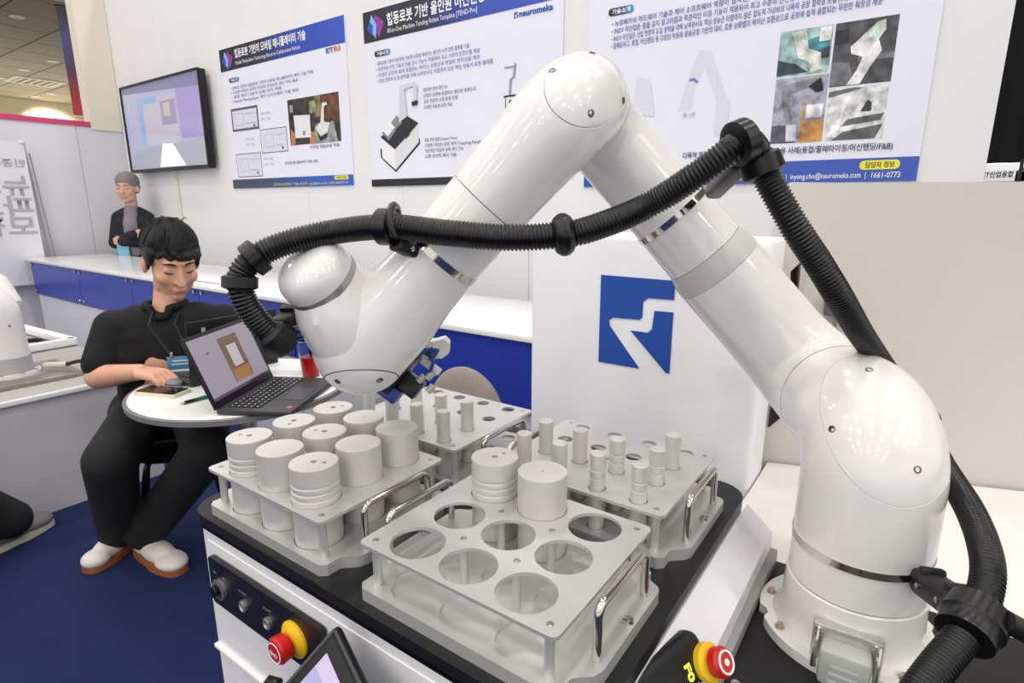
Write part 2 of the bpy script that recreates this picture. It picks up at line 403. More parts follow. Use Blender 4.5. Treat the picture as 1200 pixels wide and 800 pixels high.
# ================================================================== posters
HB = [(0, (30, 30, 38)), (.35, (34, 36, 60)), (.62, (44, 70, 170)), (1, (50, 84, 190))]
def poster(x0, x1, z0, z1, zh, zf, label, k, ftr):
    t = thing('poster', label, 'poster', (x0, WY - .002, z0), group='exhibition posters on the back wall')
    y = WY - .010
    obj('board', box(B(), ((x0 + x1) / 2, WY - .006, (z0 + z1) / 2), (x1 - x0, .008, z1 - z0)), PAPER, t)
    obj('header_band', box(B(), ((x0 + x1) / 2, y - .001, (zh + z1) / 2), (x1 - x0, .002, z1 - zh)), gradient_mat('header_%d' % k, HB, 0, x0, x1), t)
    obj('footer_band', box(B(), ((x0 + x1) / 2, y - .001, (zf + z0) / 2), (x1 - x0, .002, zf - z0)), gradient_mat('footer_%d' % k, ftr, 0, x0, x1), t)
    cx, cz = x0 + .11, (zh + z1) / 2; s = (z1 - zh) / 2
    prints(t, 'crystal_mark', [(mat('mark_magenta', (150, 50, 160), .5), [(cx - .0 - x0, cz + s * .7 - z0), (cx + .08 - x0, cz + s * .1 - z0), (cx + .03 - x0, cz - s * .8 - z0), (cx - .02 - x0, cz - s * .2 - z0)]),
        (mat('mark_cyan', (110, 190, 235), .5), [(cx - .03 - x0, cz + s * .75 - z0), (cx + .01 - x0, cz - z0), (cx - .0 - x0, cz - s * .85 - z0), (cx - .06 - x0, cz - z0)]),
        (mat('mark_blue', (50, 80, 190), .5), [(cx - .045 - x0, cz + s * .3 - z0), (cx - .02 - x0, cz - z0), (cx - .03 - x0, cz - s * .6 - z0), (cx - .075 - x0, cz - s * .1 - z0)])],
        MX.Translation((0, y - .0025 - (WY - .002), 0)) @ MX.Rotation(R_(90), 4, 'X'))
    return t
PT = WY - .0135
def tx(t, s, x, z, size, m, width, bold=0, name='text_line'): text(s, t, x, PT, z, size, m, width, bold, name)
def badge(t, x0, z0, x1, z1, m, s, tm):
    o = obj('badge', plate(B(), rrect(0, 0, x1 - x0, z1 - z0, (z1 - z0) * .45), [], 0, .002, MX.Translation((x0, WY - .0111, z0)) @ MX.Rotation(R_(90), 4, 'X')), m, t)
    text(s, o, x0 + (x1 - x0) * .14, PT, z0 + (z1 - z0) * .24, (z1 - z0) * .72, tm, (x1 - x0) * .72, .02, 'badge_text')
def PM(x0, z0): return MX.Translation((x0, 0, 0))
YTX = mat('ink_yellow', (226, 226, 120), .6)
BADGE = gradient_mat('badge_print', [(0, (24, 26, 34)), (.5, (30, 60, 100)), (1, (60, 150, 215))], 0, -4.64, -4.50)
BADGE2 = gradient_mat('badge_print2', [(0, (24, 26, 34)), (.5, (30, 60, 100)), (1, (60, 150, 215))], 0, -2.96, -2.82)
BADGE3 = gradient_mat('badge_print3', [(0, (24, 26, 34)), (.5, (30, 60, 100)), (1, (60, 150, 215))], 0, -1.353, -1.227)
def pp(t, name, items, k=0):                         # print given in wall coordinates (x, z)
    r = root_matrix(t).translation
    return prints(t, name, [(m, [(x - r.x, z - r.z) for x, z in p]) for m, p in items], MX.Translation((0, WY - .0105 - k - r.y, 0)) @ MX.Rotation(R_(90), 4, 'X'))
def ink(n, c): return mat('ink_' + n, c, .6)
def G0(n, c): return mat('photo_' + n, c, .6, noise=.4, scale=18)
# --- poster 1
p1 = poster(-4.75, -3.235, 1.434, 2.488, 2.327, 1.505, 'leftmost poster, on mobile manipulators, beside the television', 1, [(0, (70, 74, 84)), (.35, (60, 72, 110)), (.7, (48, 88, 180)), (1, (48, 96, 200))])
tx(p1, '협동로봇 기반의 모바일 매니퓰레이터 기술', -4.53, 2.408, .068, WHT, .89, .025, 'title')
tx(p1, 'Mobile Manipulator Technology Based on Collaborative Robots', -4.53, 2.355, .036, WHT, .82, .0, 'subtitle')
text('ET', p1, -3.436, PT, 2.288, .04, mat('etri_ink', (60, 86, 150), .5), .077, .03, 'logo_text'); text('RI', p1, -3.354, PT, 2.288, .04, mat('etri_orange', (214, 110, 70), .5), .062, .03, 'logo_text')
badge(p1, -4.645, 2.238, -4.505, 2.268, BADGE, '기술소개', WHT)
for i, (s, L) in enumerate((('• 모바일 로봇과 협동로봇 기반의 모바일 매니퓰레이터 제어 기술 적용', 1.05), ('• 다양한 자동화 공정의 작업자 안전성과 생산 기반 제공', .87), ('• 로봇 제어 기술과 상황 감지 적용', .67), ('• Mobile Manipulator 제어 소프트웨어 기술 제공', .87))):
    tx(p1, s, -4.635, 2.185 - i * .0325, .026, INKB, L)
FR = ink('frame', (90, 94, 104)); FI = ink('frame_fill', (214, 216, 228)); FL = ink('frame_line', (176, 180, 196))
for a, b, c, d, th in ((-4.67, 1.873, -4.294, 2.045, .018), (-4.293, 1.69, -3.95, 1.865, .006), (-4.661, 1.521, -4.308, 1.702, .006)):
    pp(p1, 'printed_diagram', [(FR, sq(a, b, c, d)), (FI, sq(a + th, b + th, c - th, d - th)), (FL, sq(a + .05, b + .04, a + .17, d - .04)), (FI, sq(a + .055, b + .045, a + .165, d - .045)), (FL, sq(a + .2, b + .05, c - .04, b + .056)), (FL, sq(a + .2, d - .05, c - .04, d - .045)), (FR, sq(c - .07, b + .02, c - .05, b + .04))])
for x, z in ((-4.26, 1.97), (-4.26, 1.93), (-4.5, 1.80), (-4.5, 1.76), (-4.27, 1.64), (-4.27, 1.60)): tx(p1, '제어 기술', x, z, .018, INKG, .12)
pp(p1, 'printed_photo', [(G0('dusk', (52, 46, 48)), sq(-3.912, 1.727, -3.336, 2.04)), (G0('shelf', (92, 58, 50)), sq(-3.52, 1.86, -3.336, 2.03)), (G0('shelf2', (120, 96, 70)), sq(-3.60, 1.90, -3.53, 2.04)), (G0('floor_p', (128, 132, 132)), [(-3.66, 1.727), (-3.37, 1.727), (-3.40, 1.86), (-3.60, 1.86)]),
    (G0('sage', (126, 132, 92)), sq(-3.66, 1.93, -3.585, 2.01)), (ink('hand', (182, 128, 92)), [(-3.90, 1.727), (-3.85, 1.727), (-3.84, 1.80), (-3.89, 1.84)]), (ink('hand', (182, 128, 92)), [(-3.68, 1.727), (-3.60, 1.727), (-3.62, 1.80), (-3.67, 1.82)]),
    (ink('tablet_w', (222, 224, 228)), [(-3.84, 1.775), (-3.66, 1.77), (-3.655, 1.92), (-3.845, 1.93)]), (ink('tablet_l', (120, 150, 190)), sq(-3.75, 1.79, -3.72, 1.82)), (ink('agv', (220, 220, 218)), [(-3.60, 1.83), (-3.53, 1.87), (-3.44, 1.85), (-3.47, 1.79), (-3.55, 1.77)]),
    (ink('agv_d', (40, 40, 44)), [(-3.59, 1.81), (-3.55, 1.765), (-3.47, 1.785), (-3.49, 1.755), (-3.56, 1.74)]), (ink('agv', (220, 220, 218)), [(-3.54, 1.86), (-3.50, 1.86), (-3.49, 1.96), (-3.45, 1.97), (-3.46, 1.985), (-3.51, 1.985)]), (ink('pot', (150, 150, 150)), sq(-3.88, 1.95, -3.84, 2.0))])
tx(p1, '모바일 협동로봇 적용', -3.687, 1.694, .024, INKD, .33); tx(p1, '모바일 매니퓰레이터 적용 사례', -4.0, 1.598, .024, INKD, .39)
badge(p1, -3.435, 1.474, -3.285, 1.501, mat('badge_yellow', (232, 226, 60), .5), '담당자 정보', INKD)
tx(p1, '인공지능로봇연구 기술 담당자 | cjin@etri.re.kr | 042-860-5114', -4.175, 1.446, .024, YTX, .88)
# --- poster 2
p2 = poster(-3.053, -1.60, 1.42, 2.465, 2.29, 1.465, 'middle poster, on machine tending, partly behind the raised robot forearm', 2, [(0, (26, 26, 32)), (.45, (32, 34, 52)), (.6, (40, 50, 110)), (1, (46, 74, 170))])
tx(p2, '협동로봇 기반 올인원 머신텐딩 로봇 플랫폼', -2.84, 2.365, .075, WHT, 1.06, .025, 'title')
tx(p2, 'All-in-One Machine Tending Robot Template [TEND-Pro]', -2.84, 2.318, .037, WHT, .70, 0, 'subtitle')
text('neuromeka', p2, -1.865, PT, 2.245, .042, LOGOB, .205, .03, 'logo_text')
LG1 = [(0, 1), (.95, .995), (1, .965), (1, .797), (.66, .79), (.60, .745), (.60, .576), (.57, .545), (.19, .534), (.137, .497), (.155, .435), (.596, 0), (.006, 0)]
LG2 = [(.757, .66), (1, .665), (1, 0), (.956, 0), (.447, .414), (.683, .414), (.739, .461)]
for L in (LG1, LG2): pass
pp(p2, 'logo_mark', [(LOGOB, [(-1.897 + .026 * x, 2.242 + .03 * y) for x, y in LG]) for LG in (LG1, LG2)])
badge(p2, -2.962, 2.2, -2.823, 2.232, BADGE2, '기술소개', WHT)
for i, (s, L) in enumerate((('• 협동로봇 기반의 머신텐딩 자동화 공정을 제공하는 올인원 소형 로봇 플랫폼 기술', .757), ('• 직관적인 티칭 기술과 충돌 감지 기능이 적용되어 최고 수준의 안전성을 제공', .83), ('• 다양한 공정에 쉽게 융합되는 뛰어난 호환성과 작업자 편의성을 제공', .83), ('• 산업 현장의 도입 문턱을 대폭 낮추면서도 타협하지 않은 핵심 성능의 로봇 플랫폼', .92))):
    tx(p2, s, -2.955, 2.15 - i * .0335, .026, INKB, L)
for s, x, z, L in (('협동로봇 기반의 생산 기능', -2.557, 1.958, .19), ('다양한 공정에 융합되는 올인원 로봇으로', -2.557, 1.925, .40), ('공장 현장의 소형 로봇 모델', -2.557, 1.893, .265), ('다양한 자동화 공정 제공', -2.557, 1.86, .226), ('로봇, 제어 융합 (Control Tower)', -2.56, 1.675, .263), ('다양한 작업자 공정 제어 (Teaching Panel)', -2.56, 1.643, .43), ('직관적인 작업자 공정 제어 기능', -2.56, 1.612, .307), ('소형 양산형 제어 기술', -2.56, 1.581, .25)):
    tx(p2, s, x, z, .024, INKD, L)
LR = ink('robot_grey', (206, 208, 216)); DK = ink('cart_dark', (40, 42, 48)); LW = ink('cart_white', (232, 232, 236)); MG = ink('mid_grey', (132, 134, 142))
pp(p2, 'printed_cart', [(DK, [(-2.955, 1.60), (-2.82, 1.505), (-2.60, 1.665), (-2.60, 1.70), (-2.82, 1.56), (-2.955, 1.66)]), (LW, [(-2.94, 1.71), (-2.82, 1.64), (-2.82, 1.52), (-2.94, 1.60)]), (ink('cart_side', (214, 215, 222)), [(-2.82, 1.64), (-2.61, 1.78), (-2.61, 1.675), (-2.82, 1.52)]),
    (DK, [(-2.945, 1.725), (-2.82, 1.645), (-2.605, 1.785), (-2.73, 1.85)]), (MG, [(-2.93, 1.75), (-2.87, 1.70), (-2.80, 1.76), (-2.86, 1.81)]), (MG, [(-2.85, 1.80), (-2.80, 1.765), (-2.74, 1.80), (-2.79, 1.845)]), (LW, [(-2.925, 1.765), (-2.875, 1.725), (-2.81, 1.775), (-2.86, 1.82)]),
    (DK, [(-2.72, 1.70), (-2.68, 1.725), (-2.68, 1.76), (-2.72, 1.735)]), (LR, [(-2.77, 1.80), (-2.70, 1.83), (-2.71, 1.98), (-2.755, 1.98)]), (LR, [(-2.755, 1.97), (-2.69, 1.99), (-2.62, 2.0), (-2.60, 1.99), (-2.62, 2.02), (-2.75, 2.01)]), (LR, [(-2.635, 2.0), (-2.60, 1.995), (-2.61, 1.92), (-2.635, 1.925)]), (DK, [(-2.655, 1.91), (-2.60, 1.915), (-2.605, 1.89), (-2.65, 1.885)])])
pp(p2, 'printed_outline', [(INKD, sq(-1.966, 1.866, -1.80, 1.876)), (INKD, sq(-1.955, 1.72, -1.950, 1.87)), (INKD, sq(-1.93, 1.83, -1.80, 1.85)), (INKG, [(-1.93, 1.876), (-1.915, 1.876), (-1.91, 1.95), (-1.89, 1.96), (-1.88, 2.03), (-1.892, 2.03), (-1.905, 1.965), (-1.925, 1.955)]), (INKG, sq(-1.96, 2.01, -1.89, 2.018)),
    (DK, sq(-2.066, 1.65, -2.02, 1.705)), (ink('red_swipe', (220, 80, 90)), [(-2.085, 1.63), (-2.05, 1.63), (-2.01, 1.70), (-2.025, 1.705)])])
# --- poster 3
p3 = poster(-1.46, -.058, 1.39, 2.437, 2.262, 1.477, 'right poster, with four robot photographs and a blue footer with contact details', 3, [(0, (46, 74, 165)), (.5, (50, 80, 172)), (.8, (54, 84, 178)), (1, (54, 84, 180))])
badge(p3, -1.353, 2.16, -1.227, 2.192, BADGE3, '기술소개', WHT)
for i, s in enumerate(('• 뉴로메카의 하드웨어 기술과 제어 소프트웨어 역량이 집약된, 다용도 소형 양산형 다목적 협동로봇', '• INDY 라인업은 충돌 감지 알고리즘과 직관적인 티칭 기능이 적용되어 최고 수준의 안전성과 작업자 편의성을 제공', '• INDY 라인업은 산업 현장의 도입 문턱을 대폭 낮추면서도 핵심 성능은 타협하지 않은 압도적 가성비의 다목적 공장 협력형 모델 (INDY 시리즈)', '• 컴팩트하고, 용접, 머신텐딩 등 다양한 자동화 응용공정 기반의 대비, 로봇 상황별의 뛰어난 호환성으로 공정에 쉽게 융합되는 무한한 확장성 제공')):
    tx(p3, s, -1.335, 2.115 - i * .032, .028, INKB, (.98, 1.0, 1.05, 1.09)[i], .008)
PG = ink('pale_robot', (214, 215, 226)); PB = ink('pale_blue', (90, 130, 200))
pp(p3, 'printed_robot', [(PG, [(-.99, 1.71), (-.93, 1.71), (-.92, 1.80), (-.87, 1.90), (-.86, 1.95), (-.91, 1.955), (-.935, 1.90), (-.965, 1.80)]), (PG, [(-.91, 1.95), (-.86, 1.95), (-.77, 1.73), (-.81, 1.72)]), (PG, [(-.82, 1.60), (-.765, 1.60), (-.76, 1.74), (-.82, 1.74)]), (PB, [(-.946, 1.842), (-.925, 1.846), (-.905, 1.828), (-.912, 1.822), (-.928, 1.836), (-.946, 1.833)]), (PG, [(-1.22, 1.72), (-1.10, 1.70), (-1.13, 1.86), (-1.19, 1.88)])])
tx(p3, '제 1관', -.966, 1.682, .026, INKG, .055)
tx(p3, '다목적 협동로봇의 다양한 자동화 공정 응용 사례(용접/팔레타이징/머신텐딩/F&B)', -.955, 1.508, .03, INKD, .806, .012)
def G(n, c): return mat('photo_' + n, c, .6, noise=.28, scale=26)
pp(p3, 'printed_photo', [(G('mint', (150, 176, 176)), sq(-.585, 1.805, -.396, 1.975)), (G('teal', (70, 130, 140)), [(-.50, 1.86), (-.40, 1.87), (-.40, 1.95), (-.49, 1.93)]), (G('dk', (58, 68, 76)), [(-.585, 1.81), (-.47, 1.815), (-.52, 1.85), (-.585, 1.87)]), (G('dk', (58, 68, 76)), [(-.44, 1.86), (-.40, 1.86), (-.40, 1.90), (-.44, 1.89)]), (G('mintarm', (206, 222, 208)), [(-.54, 1.965), (-.49, 1.975), (-.475, 1.90), (-.43, 1.88), (-.42, 1.82), (-.46, 1.81), (-.47, 1.85), (-.51, 1.87)]), (G('wh', (228, 232, 234)), sq(-.44, 1.92, -.40, 1.97))])
pp(p3, 'printed_photo', [(G('coal', (74, 74, 78)), sq(-.388, 1.748, -.184, 1.975)), (G('coal2', (44, 44, 48)), sq(-.385, 1.90, -.34, 1.95)), (G('slate', (104, 104, 110)), sq(-.30, 1.83, -.184, 1.85)), (G('slate', (104, 104, 110)), [(-.388, 1.75), (-.30, 1.75), (-.33, 1.83), (-.388, 1.84)]), (G('arm', (214, 216, 222)), [(-.33, 1.885), (-.25, 1.96), (-.225, 1.965), (-.22, 1.93), (-.24, 1.90), (-.225, 1.86), (-.26, 1.80), (-.285, 1.75), (-.33, 1.75), (-.30, 1.80), (-.285, 1.845), (-.325, 1.86)]), (G('sage2', (160, 196, 176)), [(-.27, 1.90), (-.24, 1.91), (-.235, 1.945), (-.25, 1.94)])])
pp(p3, 'printed_photo', [(G('lab', (150, 152, 166)), sq(-.585, 1.549, -.392, 1.80)), (G('labd', (78, 80, 92)), sq(-.585, 1.549, -.49, 1.62)), (G('ochre', (176, 128, 74)), sq(-.47, 1.549, -.392, 1.63)), (G('ochre', (176, 128, 74)), sq(-.475, 1.549, -.465, 1.70)), (G('labw', (196, 198, 206)), sq(-.46, 1.64, -.40, 1.69)), (G('arm2', (120, 122, 132)), [(-.55, 1.70), (-.56, 1.75), (-.54, 1.775), (-.44, 1.79), (-.41, 1.78), (-.44, 1.765), (-.53, 1.74), (-.525, 1.70), (-.505, 1.62), (-.53, 1.62)]), (G('arm3', (186, 188, 200)), [(-.53, 1.62), (-.49, 1.62), (-.485, 1.555), (-.525, 1.555)]), (G('labk', (30, 30, 36)), [(-.46, 1.76), (-.42, 1.79), (-.405, 1.74), (-.43, 1.735)])])
pp(p3, 'printed_photo', [(G('fry', (206, 210, 210)), sq(-.385, 1.548, -.186, 1.742)), (G('fryd', (88, 94, 94)), [(-.36, 1.549), (-.21, 1.549), (-.19, 1.60), (-.32, 1.58)]), (G('fryd', (88, 94, 94)), [(-.33, 1.60), (-.20, 1.615), (-.19, 1.64), (-.31, 1.625)]), (G('fryk', (50, 54, 56)), [(-.27, 1.65), (-.25, 1.69), (-.235, 1.68), (-.235, 1.65)]), (G('fryd', (88, 94, 94)), [(-.385, 1.71), (-.27, 1.735), (-.30, 1.74), (-.385, 1.73)]), (G('arm4', (236, 238, 238)), [(-.375, 1.56), (-.34, 1.56), (-.33, 1.63), (-.31, 1.70), (-.335, 1.70), (-.36, 1.63)])])
badge(p3, -.248, 1.434, -.116, 1.468, mat('badge_yellow', (232, 226, 60)), '담당자 정보', INKD)
tx(p3, '뉴로메카 영업팀 팀장', -.72, 1.405, .028, YTX, .195, .01); tx(p3, '|  inyong.cho@neuromeka.com  |', -.51, 1.405, .03, WHT, .285, .004); tx(p3, '1661-0773', -.208, 1.403, .03, WHT, .093, .004)

# ================================================================== white cabinet with the blue logo
t = thing('logo_cabinet', 'white cabinet with a blue square logo behind the robot cart', 'cabinet', (-.4735, 1.1, 0))
obj('body', box(B(), (-.4735, 1.163, .62), (.511, .126, 1.241), bevel=.012, seg=3), CABW, t)
lm = MX.Translation((-.549, 1.0995, .967)) @ MX.Rotation(R_(90), 4, 'X')
for LG in (LG1, LG2): obj('logo_shape', plate(B(), [(x * .161, y * .190) for x, y in LG], [], 0, .0015, lm), LOGOB, t)
# cream machine enclosure at right
an = R_(19); EM = MX.Translation((-.251, 1.257, 0)) @ MX.Rotation(an, 4, 'Z') @ MX.Rotation(R_(90), 4, 'X')
t = thing('machine_enclosure', 'tall cream machine housing to the right of the logo cabinet behind the robot', 'machine', (.3, 1.5, 0))
obj('front_panel', plate(B(), [(-.06, .70), (1.7, .70), (1.7, 1.335), (.1, 1.342), (.026, 1.344), (0, 1.236), (-.03, 1.10)], [[(.04, 1.17), (.057, 1.19), (.062, 1.12), (.045, 1.12)][::-1]], -.04, 0, EM), CREAM, t)
obj('side_return', box(B(), (.86, .95, -.25), (1.70, .5, .04), M=EM), CREAM, t)
obj('slot_back', box(B(), (.05, 1.155, -.035), (.05, .09, .004), M=EM), BLKM, t)
obj('slot_trim', plate(B(), [(.057, 1.19), (.068, 1.20), (.068, 1.115), (.058, 1.12)], [], 0, .006, EM), mat('trim_grey', (186, 184, 182), .4), t)
lt = obj('door_latch', box(B(), (.125, 1.107, .014), (.036, .042, .028), M=EM, bevel=.004), mat('latch_grey', (120, 118, 116), .35, metal=.6), t)
obj('latch_plate', box(B(), (.129, 1.106, .030), (.022, .03, .006), M=EM, bevel=.002), BLKG, lt)
obj('latch_hook', tube(B(), [EM @ V((.135, 1.09, .034)), EM @ V((.145, 1.105, .04)), EM @ V((.138, 1.118, .034))], .0035, 8), SILVER, lt)
obj('latch_arm', box(B(), (.137, 1.068, .01), (.012, .03, .02), M=EM, bevel=.003), mat('arm_grey', (176, 174, 172), .4), lt)
obj('lower_slot', plate(B(), [(.03, .835), (.052, .86), (.03, .885)], [], 0, .004, EM), BLKM, t)
t2 = thing('machine_bed', 'flat cream white bed in front of the machine housing', 'machine', (.5, 1.2, 0))
obj('top', plate(B(), [(-.215, .886), (1.3, .886), (1.3, 1.78), (-.215, 1.262)], [], .72, .757), mat('bed_white', (232, 230, 226), .5), t2)
obj('body', box(B(), (.60, 1.07, .36), (1.3, .34, .72)), CREAM, t2)

# ================================================================== cart
ct = thing('robot_cart', 'white robot cart with black top carrying four aluminium trays and the robot', 'cart', (-.48, .6, 0))
X0, X1, Y0, Y1 = -.834, -.172, .346, .882
bm = B(); plate(bm, rrect(X0 + .004, Y0 + .004, X1, Y1 - .004, .04, 6), [], .06, .848); obj('body', bm, CARTW, ct)
obj('top_plate', plate(B(), rrect(X0, Y0, X1, Y1, .045, 6), [], .856, .870), BLK, ct)
obj('edge_trim', plate(B(), rrect(X0 + .001, Y0 + .001, X1 - .001, Y1 - .001, .044, 6), [], .8485, .8555), BLKG, ct)
obj('upper_panel', plate(B(), rrect(X0 + .045, -.0, X1 - .05, .165, .004, 2), [], 0, .003, MX.Translation((0, Y0 + .0055, .666)) @ MX.Rotation(R_(90), 4, 'X')), CARTW, ct)
obj('lower_door', plate(B(), rrect(X0 + .045, 0, X1 - .05, .55, .006, 2), [], 0, .005, MX.Translation((0, Y0 + .006, .09)) @ MX.Rotation(R_(90), 4, 'X')), CARTW, ct)
obj('ledge', box(B(), ((X0 + X1) / 2 - .01, Y0 + .001, .650), (X1 - X0 - .09, .008, .007), bevel=.002), WHT, ct)
bm = B(); sec = [(-.172, .846), (-.132, .811), (-.130, .764), (-.178, .764)]
plate(bm, sec, [], -Y1 + .004, -.30, MX.Rotation(R_(90), 4, 'X')); obj('slanted_skirt', bm, CARTW, ct)
bm = B(); box(bm, (-.127, .59, .7755), (.012, .57, .022), bevel=.002); obj('skirt_strip', bm, mat('strip_grey', (150, 149, 148), .45), ct)
for x in (X0 + .08, X1 - .08):
    for y in (Y0 + .08, Y1 - .08):
        cs = obj('caster', cyl(B(), (x - .015, y, .03), (x + .015, y, .03), .03), BLKR, ct); obj('fork', box(B(), (x, y, .055), (.05, .03, .03)), STEEL, cs)
# deck with the robot
obj('robot_deck', plate(B(), rrect(-.134, .30, .62, .882, .006), [], .742, .762), BLK, ct)
obj('deck_body', box(B(), (.24, .59, .40), (.74, .56, .684)), CARTW, ct)
for x, y in ((.118, .842), (.20, .72), (-.11, .60)):
    obj('deck_screw', lathe(B(), [(0, .0025), (.006, .002), (.0065, 0)], 14, MX.Translation((x, y, .762))), CHROME, ct)
# control panel on the front
FM = MX.Translation((0, Y0 + .0005, 0)) @ MX.Rotation(R_(90), 4, 'X')
cp = obj('control_panel', plate(B(), rrect(-.772, .742, -.515, .816, .006, 3), [], 0, .007, FM), mat('panel_black', (22, 22, 28), .4), ct)
def knob(px, pz, prof, m, name, parent, seg=28): return obj(name, lathe(B(), prof, seg, FM @ MX.Translation((px, pz, .007))), m, parent)
ko = knob(-.744, .774, [(.0155, 0), (.0155, .005), (.010, .006), (.009, .003), (0, .003)], SILVER, 'power_selector', cp)
knob(-.744, .774, [(.0095, .002), (.0085, .012), (0, .013)], BLKG, 'selector_knob', cp)
for x in (-.684, -.627):
    knob(x, .774, [(.0085, 0), (.0085, .004), (.0065, .005), (.006, .003), (0, .003)], SILVER, 'push_button', cp)
    text('POWER' if x < -.65 else 'START', cp, x - .009, Y0 - .0078, .792, .006, INKG, .018)
text('OFF', cp, -.759, Y0 - .0078, .795, .006, INKG, .009); text('ON', cp, -.735, Y0 - .0078, .794, .006, INKG, .008)
es = knob(-.570, .778, [(.0245, 0), (.0245, .003), (.018, .008), (.011, .010), (0, .010)], YEL, 'emergency_stop', cp)
knob(-.570, .778, [(.011, .009), (.012, .013), (.0165, .014), (.0175, .025), (.015, .028), (0, .029)], RED, 'stop_knob', cp)
obj('stop_ring', plate(B(), circ(0, 0, .0135, 24), [circ(0, 0, .0120, 24)[::-1]], 0, .0005, FM @ MX.Translation((-.570, .778, .0362))), WHT, cp)
text('EMO', cp, -.578, Y0 - .0368, .7745, .008, WHT, .016, .03)

# teach tablet hung at the front of the cart
c0 = V((-.464, .321, .853)); du = (V((-.380, .305, .847 - .06)) - c0)
t = thing('teach_tablet', 'black tablet with a lilac screen leaning on the cart front beside the emergency button', 'tablet', (-.44, .30, .70))
xa = V((.84, -.25, -.30)).normalized(); dn = V((-.10, -.42, -.55)).normalized()
TM = frame(c0, xa, -dn)
obj('case', box(B(), (.09, -.13, -.006), (.19, .27, .012), M=TM, bevel=.005), BLKM, t)
prints(t, 'screen', [(sc('tab', (176, 168, 196), .35), sq(.012, -.245, .172, -.017)), (sc('tabb', (150, 146, 184), .35), sq(.012, -.06, .172, -.035)), (sc('tabc', (90, 110, 190), .35), sq(.015, -.16, .07, -.09)), (sc('tabd', (150, 150, 178), .35), sq(.08, -.15, .16, -.08))],
    root_matrix(t).inverted() @ TM @ MX.Translation((0, 0, .0008)), step=.0003)
obj('edge_frame', plate(B(), rrect(-.003, -.263, .183, .003, .007), [rrect(.004, -.256, .176, -.004, .004)[::-1]], -.004, .0, TM), mat('tab_edge', (70, 70, 78), .3), t)
obj('mount_arm', tube(B(), [TM @ V((.09, -.12, -.010)), TM @ V((.09, -.12, -.040)), V((-.40, .340, .75))], .010, 12), BLKM, t)
obj('hook', tube(B(), [TM @ V((-.004, -.125, -.006)), TM @ V((-.022, -.118, -.006)), TM @ V((-.026, -.098, -.008)), TM @ V((-.016, -.092, -.01))], .006, 10), BLKR, t)

# stop pendant on the deck
t = thing('stop_pendant', 'black pendant box with red emergency button and green lit digits at bottom edge', 'controller', (-.15, .50, .762))
pz = V((.883, -.208, .61)).normalized(); py = V((.245, .969, -.025)); py = (py - pz * py.dot(pz)).normalized()
PMx = frame((-.136, .528, .828), py.cross(pz), py, pz)
obj('case', box(B(), (-.004, -.043, -.021), (.052, .145, .036), M=PMx, bevel=.014, seg=4), BLKM, t)
ys = obj('emergency_stop', lathe(B(), [(.0195, -.004), (.0195, .004), (.014, .007), (0, .007)], 30, PMx @ MX.Translation((.004, .018, 0))), YEL, t)
obj('stop_knob', lathe(B(), [(.010, .006), (.011, .010), (.0150, .0115), (.0155, .020), (.013, .0235), (0, .0245)], 30, PMx @ MX.Translation((.004, .018, 0))), RED, ys)
obj('arrow_ring', plate(B(), circ(0, 0, .0118, 26), [circ(0, 0, .0098, 26)[::-1]], 0, .0012, PMx @ MX.Translation((.004, .018, .0236))), WHT, ys)
obj('centre_dot', plate(B(), circ(0, 0, .0035, 16), [], 0, .0006, PMx @ MX.Translation((.004, .018, .0245))), WHT, ys)
text('F0', t, 0, 0, 0, .013, mat('digit_green', (196, 255, 60), .4, emit=1.6), .017, .03, 'display_digits', M=PMx @ MX.Translation((-.008, -.016, -.0022)))
obj('cable', tube(B(), [PMx @ V(p) for p in ((0, -.11, -.02), (.01, -.13, -.025), (.02, -.145, -.03))], .004, 10), BLKR, t)

